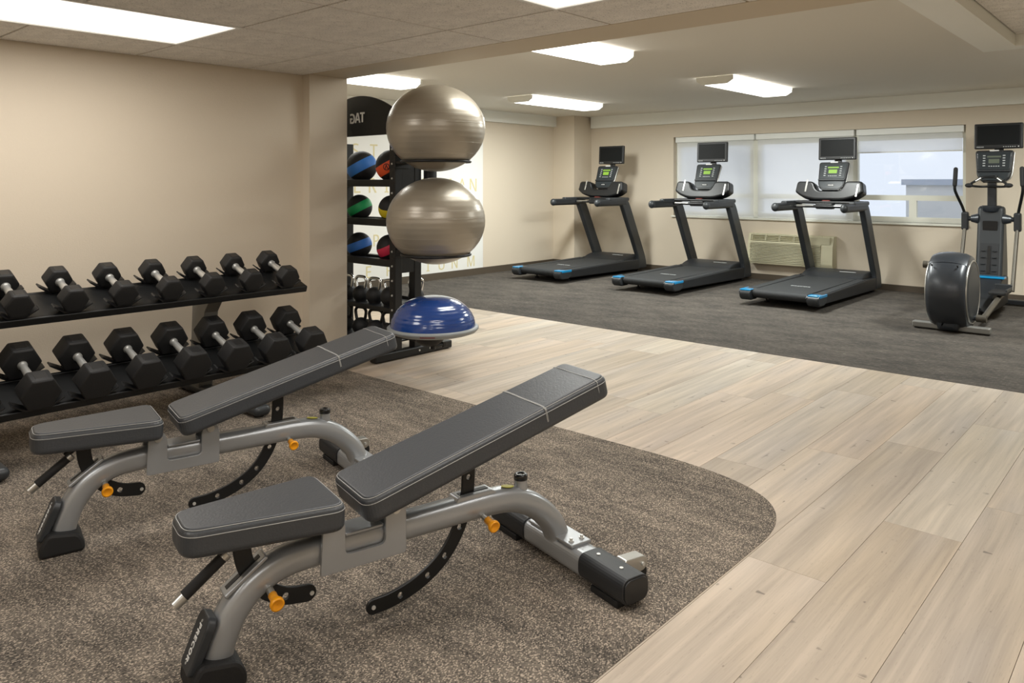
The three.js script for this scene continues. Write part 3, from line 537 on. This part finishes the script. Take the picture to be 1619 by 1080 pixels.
// ---------------------------------------------------------------- ball and kettlebell rack
const RK = { x0: -5.86, x1: -4.92, zn: -4.075, zf: -4.285 };
{
  const t = thing('storage_rack', 'tall black storage rack with an arched sign, behind the partition', 'storage rack');
  const U = 0.075;
  for (const x of [RK.x0, RK.x1]) for (const z of [RK.zn, RK.zf]) {
    const u = mesh('upright', rbx(x - U / 2, x + U / 2, 0.05, z === RK.zn ? 1.86 : 1.80, z - U / 2, z + U / 2, 0.006), M.blackMetal, t);
    if (x === RK.x1 && z === RK.zn) for (let y = 0.4; y < 1.75; y += 0.12) mesh('bolt', rod(V(x, y, z + U / 2), V(x, y, z + U / 2 + 0.006), 0.009, 0.008, 10), M.bolt, u);
    if (x === RK.x1 && z === RK.zn) for (let y = 0.46; y < 1.75; y += 0.12) mesh('hole', rod(V(x, y, z + U / 2 - 0.004), V(x, y, z + U / 2 + 0.0012), 0.008, 0.008, 10), M.gloss, u);
  }
  for (const x of [RK.x0, RK.x1 + 0.02]) {
    const f = mesh('base_foot', rbx(x - 0.04, x + 0.04, 0.006, 0.072, -4.66, x > -5 ? -3.82 : -3.99, 0.012), M.blackMetal, t);
    for (const z of [-4.28, -4.40, -4.50]) mesh('bolt', rod(V(x + 0.039, 0.042, z), V(x + 0.045, 0.042, z), 0.009, 0.008, 10), M.bolt, f);
  }
  for (const y of [1.442, 1.112, 0.778]) {                                 // cradles of two bars for the medicine balls
    const s = mesh('ball_shelf', merge([rbx(RK.x0, RK.x1, y - 0.03, y + 0.03, RK.zn - 0.03, RK.zn + 0.03, 0.005), rbx(RK.x0, RK.x1, y - 0.03, y + 0.03, RK.zf - 0.03, RK.zf + 0.03, 0.005)]), M.blackMetal, t);
    mesh('tray', bx(RK.x0, RK.x1, y - 0.028, y - 0.022, RK.zf, RK.zn), M.blackMetal, s);
  }
  for (const [y, zn, zf] of [[0.402, -4.06, -4.49], [0.128, -4.0, -4.5]]) {
    const s = mesh('kettlebell_tray', rbx(RK.x0, RK.x1 - 0.04, y - 0.012, y, zf, zn, 0.004), M.charcoalDark, t);
    mesh('tray_edge', merge([rbx(RK.x0, RK.x1 - 0.04, y - 0.03, y + 0.004, zn - 0.004, zn + 0.008, 0.003), rbx(RK.x0, RK.x1 - 0.04, y - 0.03, y + 0.03, zf - 0.008, zf + 0.004, 0.003)]), M.blackMetal, s);
  }
  // arched sign; seen from its back, the cut lettering reads mirrored
  const w = (RK.x1 - RK.x0) / 2 + 0.03, o = [[-w, 0], [w, 0], [w, 0.19]];
  for (let i = 1; i <= 24; i++) { const a = i / 25; o.push([w - 2 * w * a, 0.19 + 0.155 * Math.sin(Math.PI * a) ** 0.8]); } o.push([-w, 0.19]);
  const sign = mesh('sign_board', prism(o, 0.02, 0.003).translate((RK.x0 + RK.x1) / 2, 1.845, RK.zn + 0.02), M.blackMetal, t);
    const tg = text('T', 0.086, 0.003), ag = text('A', 0.086, 0.003), gg = text('G', 0.086, 0.003);
  tg.translate(0.0, 0, 0); ag.translate(0.066, -0.002, 0); gg.translate(0.138, -0.006, 0);
  const lg = merge([tg, ag, gg]).scale(-1, 1, 1); { const p = lg.attributes.position, nn = lg.attributes.normal; for (let i = 0; i < p.count; i += 3) for (const at of [p, nn]) { const a = [at.getX(i), at.getY(i), at.getZ(i)]; at.setXYZ(i, at.getX(i + 1), at.getY(i + 1), at.getZ(i + 1)); at.setXYZ(i + 1, ...a); } }
  mesh('lettering', lg.translate(-5.325, 2.005, RK.zn + 0.0302), M.white, sign);
  // arms that carry the exercise balls and the half ball
  for (const [cy, y, rr] of [[1.871, 1.610, 0.268], [1.158, 0.884, 0.268]]) {
    const ring = new THREE.TorusGeometry(rr, 0.011, 10, 64).rotateX(Math.PI / 2).translate(-4.45, y, -4.09);
    mesh('ball_ring', merge([ring, rbx(-4.92, -4.718, y - 0.012, y + 0.012, -4.165, -4.14, 0.004), rbx(-4.92, -4.718, y - 0.012, y + 0.012, -4.06, -4.035, 0.004), rbx(-4.89, -4.872, y - 0.05, y + 0.05, -4.18, -4.03, 0.004)]), M.blackMetal, t);
  }
  for (const [a, b] of [[1.36, 1.70], [0.70, 1.0]]) mesh('side_plate', rbx(-4.90, -4.888, a, b, RK.zf, RK.zn, 0.003), M.blackMetal, t);
  mesh('half_ball_arm', merge([rbx(-4.93, -4.25, 0.20, 0.24, -4.02, -3.98, 0.006), rod(V(-4.27, 0.22, -4.0), V(-4.27, 0.22, -3.9), 0.018), rod(V(-4.27, 0.2, -3.895), V(-4.27, 0.31, -3.895), 0.02)]), M.blackMetal, t);
  mesh('round_pad', lathe([[0.001, 0], [0.06, 0.006], [0.10, 0.035], [0.12, 0.08], [0.122, 0.106], [0.001, 0.106]], 28).translate(-4.31, 0.219, -3.895), M.blackRubber, t);
  mesh('roll_bracket', merge([rbx(-4.95, -4.80, 1.34, 1.352, -4.47, -4.28, 0.004)]), M.blackMetal, t);
}
// foam rolls hung on the far side of the rack
for (const [y0, y1, z, l] of [[1.353, 1.60, -4.40, 'short black foam roll hung behind the storage rack post']]) {
  const r = thing('foam_roll', l, 'foam roll', [-4.86, y0, z]);
  mesh('roll', lathe([[0.012, 0], [0.05, 0.0], [0.056, 0.006], [0.056, y1 - y0 - 0.006], [0.05, y1 - y0], [0.012, y1 - y0]], 24), M.charcoalDark, r);
}
// exercise balls
function makeExerciseBall(label, y) {
  const t = thing('exercise_ball', label, 'exercise ball', [-4.45, y, -4.09], 0, 'silver exercise balls beside the storage rack');
  const pr = [], N = 120;
  for (let i = 0; i <= N; i++) { const a = -Math.PI / 2 + Math.PI * i / N; const rib = Math.abs(Math.sin(a)) < 0.75 ? 0.0005 * Math.cos(Math.sin(a) * 52) : 0; pr.push([Math.max(0.0005, (0.386 + rib) * Math.cos(a)), 0.339 * Math.sin(a)]); }
  mesh('shell', lathe(pr, 96), M.pearl, t);
  for (const s of [-0.2, -0.12, 0.03, 0.09]) mesh('moulding_line', new THREE.TorusGeometry(0.386 * Math.sqrt(1 - (s / 0.339) ** 2), 0.0012, 5, 96).rotateX(Math.PI / 2).translate(0, s, 0), M.pearl, t);
  return t;
}
makeExerciseBall('silver exercise ball on the upper ring of the storage rack', 1.871);
makeExerciseBall('silver exercise ball on the lower ring of the storage rack', 1.146);
// half ball
{
  const t = thing('balance_dome', 'blue half-dome balance trainer on a grey base', 'balance trainer', [-4.27, 0.326, -3.895]);
  const pr = []; for (let i = 0; i <= 60; i++) { const a = Math.PI / 2 * i / 60; const rib = (i > 8 && i < 46) ? 0.0012 * Math.cos(i * 1.1) : 0; pr.push([Math.max(0.0005, (0.318 + rib) * Math.cos(a) ** 0.86), 0.04 + 0.232 * Math.sin(a)]); }
  mesh('dome', lathe(pr, 96), M.bosu, t);
  mesh('base', lathe([[0.001, 0], [0.29, 0], [0.325, 0.012], [0.342, 0.03], [0.342, 0.042], [0.33, 0.052], [0.312, 0.05], [0.001, 0.045]], 96), M.bosuRim, t);
  mesh('band_marking', new THREE.CylinderGeometry(0.3425, 0.3345, 0.012, 48, 1, true, 0.55, 0.32).translate(0, 0.026, 0), bandMat('#7d2730'), t);
}
// medicine balls
function makeMedicineBall(r, color, label, pos, tilt, logo) {
  const t = thing('medicine_ball', label, 'medicine ball', pos, 0, 'medicine balls on the storage rack');
  mesh('shell', new THREE.SphereGeometry(r, 40, 28), M.blackRubber, t);
  const b = mesh('colour_band', new THREE.SphereGeometry(r * 1.006, 48, 16, 0, Math.PI * 2, Math.PI * 0.395, Math.PI * 0.21), bandMat(color), t); b.quaternion.setFromAxisAngle(V(0.79, 0, 0.62).normalize(), tilt[1]).multiply(new THREE.Quaternion().setFromAxisAngle(V(0.62, 0, -0.79).normalize(), tilt[0]));
  if (logo) { const a = new THREE.TorusGeometry(0.026, 0.003, 6, 24).translate(0, 0, r * 1.0), q = new THREE.Euler(0.1, logo, 0); mesh('round_emblem', merge([a, rod(V(-0.014, -0.02, r + 0.001), V(0.002, 0.02, r - 0.0), 0.003), rod(V(0.014, -0.02, r + 0.001), V(-0.002, 0.02, r - 0.0), 0.003)]).applyMatrix4(new THREE.Matrix4().makeRotationFromEuler(q)), M.blackMetal, t); }
}
makeMedicineBall(0.136, '#2f76c9', 'black medicine ball with a blue band on the top shelf', [-5.515, 1.588, -4.18], [-0.05, 0.5]);
makeMedicineBall(0.136, '#e2531f', 'black medicine ball with an orange band on the top shelf', [-5.10, 1.588, -4.18], [-0.05, 0.5], 0.55);
makeMedicineBall(0.112, '#139b58', 'black medicine ball with a green band on the middle shelf', [-5.545, 1.227, -4.18], [-0.05, 0.48]);
makeMedicineBall(0.112, '#d7c11f', 'black medicine ball with a yellow band on the middle shelf', [-5.10, 1.227, -4.18], [0.45, 0.15]);
makeMedicineBall(0.112, '#2f6fc4', 'smaller black medicine ball with a blue band on the low ball shelf', [-5.55, 0.893, -4.18], [-0.05, 0.35]);
makeMedicineBall(0.112, '#cf2b4c', 'black medicine ball with a crimson band on the low ball shelf', [-5.125, 0.893, -4.18], [0.05, 0.45]);
// kettlebells
function makeKettlebell(r, h, label, pos, turn, chrome, group) {
  const t = thing('kettlebell', label, 'kettlebell', pos, turn, group);
  const pr = [[0.001, 0], [r * 0.62, 0], [r * 0.72, r * 0.08]]; for (let i = 0; i <= 16; i++) { const a = -0.9 + (Math.PI / 2 + 0.9) * i / 16; pr.push([Math.max(0.001, r * Math.cos(a)), r * 0.86 + r * Math.sin(a)]); }
  mesh('bell', lathe(pr, 32), M.blackRubber, t);
  const hw = r * 0.86, y0 = r * 1.55, p = [V(-r * 0.55, y0 - r * 0.25, 0), V(-hw * 0.93, y0 + (h - y0) * 0.35, 0), V(-hw, y0 + (h - y0) * 0.68, 0), V(-hw * 0.66, h - 0.014, 0), V(0, h - 0.010, 0), V(hw * 0.66, h - 0.014, 0), V(hw, y0 + (h - y0) * 0.68, 0), V(hw * 0.93, y0 + (h - y0) * 0.35, 0), V(r * 0.55, y0 - r * 0.25, 0)];
  mesh('handle', tube(p, 0.0135, 48, 10), chrome ? M.chrome : M.gloss, t);
}
const KU = 'kettlebells on the upper kettlebell tray', KL = 'kettlebells on the low kettlebell tray', o4 = ['first', 'second', 'third', 'fourth'];
[[-5.10, 0.088], [-5.315, 0.076], [-5.51, 0.074], [-5.70, 0.072]].forEach(([x, r], i) => makeKettlebell(r, 0.225, `black kettlebell with chromed handle on the upper tray, ${o4[i]} from the right-hand rack post`.replace('right-hand ', 'exercise-ball side '), [x, 0.4025, -4.17], 0.1, true, KU));
makeKettlebell(0.07, 0.22, 'black kettlebell with chromed handle behind the rack post', [-5.045, 0.4025, -4.405], 1.2, true, KU);
[[-5.06, 0.074, 0.5], [-5.25, 0.076, 0.35], [-5.46, 0.075, 0.1], [-5.68, 0.074, 0.3]].forEach(([x, r, a], i) => makeKettlebell(r, 0.238, `large black kettlebell on the low tray, ${o4[i]} from the exercise-ball side`, [x, 0.1285, -4.13], a, false, KL));

// ---------------------------------------------------------------- console shared by the machines
function addConsole(t, x, y, z, lit) {                                     // faces +z (the user)
  const c = new THREE.Group(); c.name = 'console'; t.add(c); c.position.set(x, y, z); c.rotation.x = -(lit ? 0.42 : 0.2); c.scale.set(1.08, lit ? 1.07 : 1, 1);
  const o = filletPoly([[-0.155, 0.02], [-0.10, -0.03], [0.10, -0.03], [0.155, 0.02], [0.18, 0.345], [-0.18, 0.345]], [0.06, 0.06, 0.06, 0.06, 0.035, 0.035], 6);
  mesh('console_body', prism(o, 0.06, 0.01, [], 3), M.blackPlastic, c);
  mesh('console_trim', tube([V(0.184, 0.32, 0.012), V(0.178, 0.18, 0.014), V(0.166, 0.05, 0.014), V(0.135, -0.005, 0.014), V(0.09, -0.031, 0.012)], 0.007, 40, 8), M.steel, c);
  const face = mesh('console_face', prism(filletPoly([[-0.145, 0.115], [0.145, 0.115], [0.16, 0.325], [-0.16, 0.325]], 0.02, 4), 0.006, 0.002).translate(0, 0, 0.031), M.panel, c);
  mesh('display', prism(roundRect(0.10, 0.05, 0.004, 0, 0.215), 0.004).translate(0, 0, 0.0345), lit ? M.lcd : M.lcdOff, face);
  mesh('display_bar', prism(roundRect(0.13, 0.02, 0.003, 0, 0.268), 0.004).translate(0, 0, 0.0345), lit ? M.lcd : M.lcdOff, face);
  for (const s of [-1, 1]) for (let i = 0; i < 5; i++) mesh('button', rbx(s * 0.092 - 0.012, s * 0.092 + 0.012, 0.155 + i * 0.03, 0.167 + i * 0.03, 0.033, 0.0365, 0.002, 1), M.print, face);
  for (let i = 0; i < 5; i++) mesh('button', rbx(-0.05 + i * 0.022, -0.036 + i * 0.022, 0.15, 0.16, 0.033, 0.0365, 0.002, 1), M.print, face);
  mesh('reading_ledge', rbx(-0.158, 0.158, 0.088, 0.108, 0.026, 0.052, 0.006), M.charcoal, c);
  const low = mesh('lower_face', prism(filletPoly([[-0.10, -0.012], [0.10, -0.012], [0.138, 0.025], [0.142, 0.083], [-0.142, 0.083], [-0.138, 0.025]], 0.018, 4), 0.006, 0.002).translate(0, 0, 0.031), M.panel, c);
  mesh('logo_badge', prism(roundRect(0.09, 0.026, 0.012, 0, 0.03), 0.006).translate(0, 0, 0.034), M.gloss, low);
  mesh('lettering', text('PRECOR', 0.012, 0.001).translate(0, 0.03, 0.0372), M.white, low);
  mesh('top_badge', rbx(-0.045, 0.045, 0.334, 0.35, 0.018, 0.036, 0.006), M.white, c);
}
function addScreen(t, x, y, z) {
  const s = new THREE.Group(); s.name = 'television'; t.add(s); s.position.set(x, y, z); s.rotation.x = -0.05;
  const body = mesh('screen_housing', rbx(-0.243, 0.243, -0.148, 0.148, -0.03, 0.02, 0.014, 3), M.blackPlastic, s);
  mesh('screen', rbx(-0.212, 0.212, -0.102, 0.122, 0.018, 0.0215, 0.003, 1), M.screen, body);
  mesh('lettering', text('PRECOR', 0.014, 0.0008).translate(-0.18, -0.126, 0.0203), M.print, body);
  for (let i = 0; i < 6; i++) mesh('button', rbx(0.05 + i * 0.022, 0.062 + i * 0.022, -0.13, -0.122, 0.019, 0.0215, 0.0015, 1), M.print, body);
  mesh('indicator', rod(V(0.2, -0.125, 0.018), V(0.2, -0.125, 0.022), 0.006, 0.006, 10), M.white, body);
  mesh('screen_bracket', merge([rbx(-0.045, 0.045, -0.19, -0.08, -0.06, -0.028, 0.008), rbx(-0.03, 0.03, -0.30, -0.15, -0.075, -0.05, 0.006)]), M.blackPlastic, s);
}
// ---------------------------------------------------------------- treadmills
function makeTreadmill(label) {                                            // rear end at z = 0, runs toward -z
  const t = thing('treadmill', label, 'treadmill', [0, 0, 0], 0, 'treadmills in a row facing the window');
  for (const s of [-1, 1]) {
    const r = mesh('side_rail', side(prism(filletPoly([[-0.02, 0.09], [0.03, 0.075], [1.95, 0.045], [2.05, 0.06], [2.05, 0.2], [1.62, 0.205], [0.05, 0.178], [-0.03, 0.165]], [0.02, 0.03, 0.02, 0.02, 0.02, 0.05, 0.03, 0.03], 4), 0.125, 0.012), s * 0.395), M.charcoalDark, t);
    mesh('foot_tread', rbx(s * 0.395 - 0.05, s * 0.395 + 0.05, 0.0, 0.008, -1.42, 0.0, 0.003).rotateX(0.0172).translate(0, 0.1775, -0.16), M.belt, r);
    const e = mesh('end_cap', side(prism(filletPoly([[-0.10, 0.10], [-0.06, 0.06], [0.10, 0.06], [0.16, 0.10], [0.16, 0.185], [-0.07, 0.18], [-0.105, 0.155]], 0.025, 5), 0.14, 0.02, [], 4), s * 0.397), M.charcoal, t);
    mesh('blue_trim', merge([rbx(s * 0.397 - 0.06, s * 0.397 + 0.06, 0.166, 0.189, -0.03, 0.085, 0.01, 3), rbx(s * 0.397 + s * 0.058, s * 0.397 + s * 0.075, 0.155, 0.186, -0.16, 0.07, 0.006)]), M.blue, e);
  }
  const bo = []; for (let i = 0; i <= 14; i++) { const a = -Math.PI / 2 - Math.PI * i / 14; bo.push([0.0 + 0.046 * Math.cos(a), 0.14 + 0.046 * Math.sin(a)]); } bo.push([1.72, 0.203], [1.72, 0.10]);
  const belt = mesh('running_belt', side(prism(bo, 0.64, 0.003, [], 1)), M.belt, t);
  const logo = text('PRECOR', 0.045, 0.0008).rotateX(-Math.PI / 2).rotateX(0.0098).translate(0.02, 0.1935, -0.55); mesh('lettering', logo, M.print, belt);
  mesh('rear_roller', rod(V(-0.33, 0.14, 0), V(0.33, 0.14, 0), 0.042, 0.042, 24), M.blackMetal, t);
  mesh('deck_frame', merge([bx(-0.36, 0.36, 0.07, 0.13, -1.95, -0.12), bx(-0.3, 0.3, 0.03, 0.075, -1.9, -0.35)]), M.blackMetal, t);
  for (const [x, z] of [[-0.3, -0.3], [0.3, -0.3], [-0.38, -2.05], [0.38, -2.05]]) mesh('level_foot', merge([rod(V(x, 0, z), V(x, 0.02, z), 0.032, 0.03, 18), rod(V(x, 0.02, z), V(x, 0.08, z), 0.011)]), M.blackRubber, t);
  const hood = mesh('motor_hood', side(prism(filletPoly([[1.56, 0.185], [1.60, 0.21], [1.74, 0.262], [1.98, 0.285], [2.19, 0.245], [2.245, 0.16], [2.235, 0.055], [1.62, 0.055]], [0.01, 0.05, 0.08, 0.1, 0.06, 0.05, 0.02, 0.02], 6), 0.80, 0.03, [], 4)), M.charcoalDark, t);
  mesh('hood_badge', rbx(-0.01, 0.2, -0.003, 0.004, -0.018, 0.018, 0.003, 1).rotateX(0.25).translate(0.06, 0.262, -1.79), M.print, hood);
  for (const s of [-1, 1]) {
    mesh('upright', side(prism(filletPoly([[1.95, 0.05], [2.20, 0.05], [2.17, 0.22], [1.70, 1.10], [1.62, 1.185], [1.42, 1.185], [1.50, 1.06], [1.96, 0.22]], [0.02, 0.03, 0.08, 0.06, 0.05, 0.02, 0.04, 0.08], 6), 0.074, 0.018, [], 4), s * 0.425), M.charcoal, t);
    const a = mesh('handrail', rbx(s * 0.425 - 0.042, s * 0.425 + 0.042, 1.078, 1.182, -1.62, -0.84, 0.034, 4), M.charcoalDark, t);
    mesh('rail_end', new THREE.SphereGeometry(0.056, 24, 16).scale(0.85, 1.0, 1.0).translate(s * 0.425, 1.13, -0.855), M.charcoal, a);
    mesh('rail_cover', rbx(s * 0.425 - 0.04, s * 0.425 + 0.04, 1.15, 1.205, -1.68, -1.12, 0.02, 3), M.charcoal, a);
  }
  const cb = mesh('crossbar', merge([rbx(-0.40, 0.40, 1.165, 1.205, -1.72, -1.42, 0.018, 3), rbx(-0.11, 0.11, 1.10, 1.18, -1.47, -1.36, 0.02, 3)]), M.blackPlastic, t);
  mesh('pulse_grip', capped([V(-0.39, 1.135, -1.40), V(0, 1.135, -1.37), V(0.39, 1.135, -1.40)], 0.019, 30, 14), M.blackPlastic, cb);
  for (const s of [-1, 1]) mesh('sensor_plate', rod(V(s * 0.36, 1.137, -1.398), V(s * 0.13, 1.137, -1.378), 0.0205, 0.0205, 18), M.steel, cb);
  // tray with two bottle wings
  const wo = filletPoly([[-0.435, 0.10], [-0.36, 0.04], [-0.20, -0.01], [0.20, -0.01], [0.36, 0.04], [0.435, 0.10], [0.415, 0.245], [0.20, 0.245], [0.15, 0.12], [-0.15, 0.12], [-0.20, 0.245], [-0.415, 0.245]], [0.02, 0.05, 0.08, 0.08, 0.05, 0.02, 0.04, 0.05, 0.06, 0.06, 0.05, 0.04], 6);
  const tray = mesh('console_tray', prism(wo, 0.17, 0.03, [], 4).rotateX(-0.25).translate(0, 1.205, -1.57), M.trayBlack, t);
  for (const x of [-0.285, 0.325]) mesh('silver_strip', rbx(x - 0.011, x + 0.011, 0.07, 0.236, 0.078, 0.0875, 0.004, 1).rotateZ(x < 0 ? -0.1 : -0.1).rotateX(-0.25).translate(x < 0 ? -0.02 : 0.02, 1.205, -1.57), M.steel, tray);
  mesh('stop_key', rbx(-0.05, 0.05, 1.185, 1.215, -1.475, -1.43, 0.01), bandMat('#6b2a22'), tray);
  mesh('console_neck', rbx(-0.09, 0.09, 1.2, 1.5, -1.80, -1.70, 0.02, 3), M.blackPlastic, t);
  addConsole(t, 0, 1.365, -1.63, true);
  addScreen(t, 0.01, 1.892, -1.84);
  return t;
}
{
  const zr = -8.66, tm = makeTreadmill('black treadmill with blue end caps beside the corner column'); tm.position.set(-7.19, 0.002, zr);
  copy(tm, 'black treadmill with blue end caps in the middle of the row', [-5.39, 0.002, zr]);
  copy(tm, 'black treadmill with blue end caps in front of the air conditioner', [-3.58, 0.002, zr]);
}
// ---------------------------------------------------------------- elliptical trainer
{
  const t = thing('elliptical_trainer', 'black and grey elliptical trainer with a round rear drive housing', 'elliptical trainer', [-1.785, 0.002, -8.4], 0);
  mesh('rear_stabilizer', rbx(-0.335, 0.335, 0.012, 0.07, -0.045, 0.045, 0.012), M.silverFlat, t);
  for (const x of [-0.3, 0.3]) mesh('level_foot', rod(V(x, 0, 0), V(x, 0.016, 0), 0.026, 0.022, 16), M.blackRubber, t);
  // drive housing: barrel about the x axis
  const pr = [[0.001, -0.172], [0.315, -0.172], [0.345, -0.160], [0.366, -0.12], [0.376, -0.05], [0.378, 0], [0.376, 0.05], [0.366, 0.12], [0.345, 0.160], [0.315, 0.172], [0.001, 0.172]];
  const dr = mesh('drive_housing', lathe(pr, 72).rotateZ(-Math.PI / 2).scale(1, 1.0, 0.98).translate(-0.01, 0.380, -0.12), M.slate, t);
  const top = new THREE.LatheGeometry([[0.348, -0.162], [0.3695, -0.118], [0.3795, -0.05], [0.3815, 0], [0.3795, 0.05], [0.3695, 0.118], [0.348, 0.162]].map(([r, y]) => V2(r, y)), 24, 0, 0.72).rotateZ(-Math.PI / 2).rotateX(-1.62).scale(1, 1, 0.98).translate(-0.01, 0.380, -0.12);
  for (const s of [-1, 1]) {
    mesh('side_rim', new THREE.TorusGeometry(0.302, 0.009, 8, 64).rotateY(Math.PI / 2).translate(-0.01 + s * 0.172, 0.380, -0.12), M.steel, dr);
    mesh('side_disc', lathe([[0.001, 0.014], [0.25, 0.014], [0.262, 0.006], [0.296, 0.006], [0.3, 0]], 64).rotateZ(-s * Math.PI / 2).translate(-0.01 + s * 0.170, 0.380, -0.12), M.charcoal, dr);
    mesh('crank_pin', rod(V(-0.01 + s * 0.175, s > 0 ? 0.13 : 0.62, -0.14), V(-0.01 + s * 0.22, s > 0 ? 0.13 : 0.62, -0.14), 0.026), M.slate, t);
    const yb = s > 0 ? 0.13 : 0.62;
    mesh('pedal_arm', merge([capped([V(s * 0.245, yb, -0.14), V(s * 0.245, (yb + 0.30) / 2 + 0.03, -1.0), V(s * 0.245, 0.26, -1.55)], 0.027, 24, 12), rod(V(s * 0.19, yb, -0.14), V(s * 0.275, yb, -0.14), 0.036, 0.036, 20)]), M.bronze, t);
    const ym = (yb + 0.28) / 2 + 0.05;
    const pd = mesh('pedal', prism(roundRect(0.16, 0.40, 0.05), 0.03, 0.006).rotateX(Math.PI / 2).translate(s * 0.235, ym + 0.035, -1.05), M.blackRubber, t);
    mesh('pedal_lip', merge([rbx(s * 0.235 - 0.08, s * 0.235 + 0.08, ym + 0.04, ym + 0.10, -1.26, -1.235, 0.01), rbx(s * 0.235 + s * 0.066, s * 0.235 + s * 0.08, ym + 0.04, ym + 0.075, -1.25, -0.95, 0.006)]), M.charcoal, pd);
    // swing arm: rod up to the pivot, then the moving handlebar
    const sw = mesh('swing_arm', rod(V(s * 0.262, 0.24, -1.60), V(s * 0.262, 0.94, -1.93), 0.021, 0.021, 16), M.bronze, t);
    mesh('pivot_block', rbx(s * 0.262 - 0.036, s * 0.262 + 0.036, 0.88, 1.10, -1.99, -1.89, 0.025, 3), M.charcoalDark, sw);
    mesh('handlebar', tube([V(s * 0.262, 1.06, -1.94), V(s * 0.285, 1.16, -1.90), V(s * 0.318, 1.28, -1.82), V(s * 0.335, 1.36, -1.77), V(s * 0.333, 1.44, -1.76)], 0.016, 40, 12), M.blackMetal, sw);
    mesh('hand_grip', capped([V(s * 0.334, 1.415, -1.762), V(s * 0.33, 1.50, -1.765), V(s * 0.327, 1.60, -1.775)], 0.0235, 16, 14), M.blackRubber, sw);
  }
  mesh('housing_skirt', prism(filletPoly([[-0.085, 0.012], [0.085, 0.012], [0.166, 0.30], [0.166, 0.36], [-0.166, 0.36], [-0.166, 0.30]], [0.03, 0.03, 0.06, 0.02, 0.02, 0.06], 6), 0.34, 0.05, [], 5).translate(-0.01, 0, -0.055), M.slate, dr);
  mesh('top_cover', top, M.slate, dr);
  for (const x of [-0.12, 0.1]) mesh('screw', rod(V(x - 0.01, 0.640, 0.152), V(x - 0.01, 0.652, 0.166), 0.008, 0.008, 10), M.gloss, dr);
  mesh('carry_handle', rod(V(-0.2, 0.64, 0.0), V(-0.17, 0.64, 0.0), 0.03, 0.03, 20), M.steel, dr);
  mesh('base_rail', merge([rbx(-0.06, 0.06, 0.03, 0.11, -2.2, -0.3, 0.015), rbx(-0.30, 0.30, 0.012, 0.07, -2.28, -2.19, 0.012)]), M.charcoalDark, t);
  // ramp cover with blue trim
  const rc = mesh('ramp_cover', side(prism(filletPoly([[1.0, 0.06], [1.95, 0.06], [1.95, 0.38], [1.60, 0.37], [1.42, 0.29], [1.1, 0.20]], 0.03, 4), 0.30, 0.02, [], 3), 0.02), M.charcoalDark, t);
  mesh('blue_trim', rbx(-0.15, 0.19, 0.365, 0.387, -1.72, -1.58, 0.008), M.blue, rc);
  // tower
  const tower = mesh('tower', side(prism(filletPoly([[1.72, 0.06], [2.16, 0.06], [2.15, 0.5], [2.08, 0.98], [2.04, 1.17], [1.93, 1.17], [1.90, 0.98], [1.86, 0.75], [1.78, 0.40]], [0.02, 0.04, 0.08, 0.05, 0.05, 0.05, 0.05, 0.06, 0.05], 5), 0.27, 0.035, [], 4)), M.charcoal, t);
  mesh('tower_recess', rbx(-0.075, 0.075, 0.86, 1.0, -1.905, -1.884, 0.006), M.gloss, tower);
  mesh('tower_panel', side(prism([[1.795, 0.40], [1.868, 0.74], [1.852, 0.745], [1.775, 0.40]], 0.19, 0.003)), M.charcoalDark, tower);
  mesh('tower_slot', side(prism([[1.79, 0.41], [1.85, 0.71], [1.838, 0.715], [1.766, 0.41]], 0.035, 0.002)), M.gloss, tower);
  for (const s of [-1, 1]) for (let i = 0; i < 4; i++) mesh('vent_slit', rbx(s * 0.055 - 0.022, s * 0.055 + 0.022, 0.43 + i * 0.075, 0.437 + i * 0.075, -1.80 - i * 0.016, -1.765 - i * 0.016, 0.002, 1), M.charcoal, tower);
  mesh('axle', merge([rod(V(-0.27, 1.02, -1.95), V(0.27, 1.02, -1.95), 0.028, 0.028, 20), rod(V(-0.2, 1.02, -1.95), V(-0.12, 1.02, -1.95), 0.04, 0.065, 24), rod(V(0.2, 1.02, -1.95), V(0.12, 1.02, -1.95), 0.04, 0.065, 24)]), M.slate, t);
  mesh('bottle_cradle', lathe([[0.06, 0], [0.09, 0.01], [0.1, 0.07], [0.094, 0.075], [0.084, 0.02], [0.001, 0.012]], 32).translate(0, 1.10, -1.97), M.slate, t);
  mesh('console_mast', merge([rbx(-0.045, 0.045, 1.12, 1.5, -2.05, -1.97, 0.02, 3)]), M.charcoalDark, t);
  const fh = mesh('fixed_handlebar', tube([V(0, 1.40, -1.97), V(-0.09, 1.395, -1.95), V(-0.16, 1.40, -1.88), V(-0.19, 1.415, -1.80), V(-0.14, 1.455, -1.80), V(-0.07, 1.50, -1.84), V(0, 1.505, -1.85), V(0.07, 1.50, -1.84), V(0.14, 1.455, -1.80), V(0.19, 1.415, -1.80), V(0.16, 1.40, -1.88), V(0.09, 1.395, -1.95), V(0, 1.40, -1.97)], 0.0135, 120, 10), M.blackMetal, t);
  for (const s of [-1, 1]) { mesh('sensor_plate', rod(V(s * 0.085, 1.493, -1.832), V(s * 0.135, 1.458, -1.803), 0.016, 0.016, 14), M.steel, fh); mesh('bar_end', new THREE.SphereGeometry(0.026, 20, 14).scale(1.7, 1, 1).translate(s * 0.195, 1.41, -1.80), M.blackRubber, fh); }
  addConsole(t, 0.02, 1.475, -1.985, false);
  addScreen(t, 0.065, 1.982, -2.0);
}
renderer.render(scene, camera);
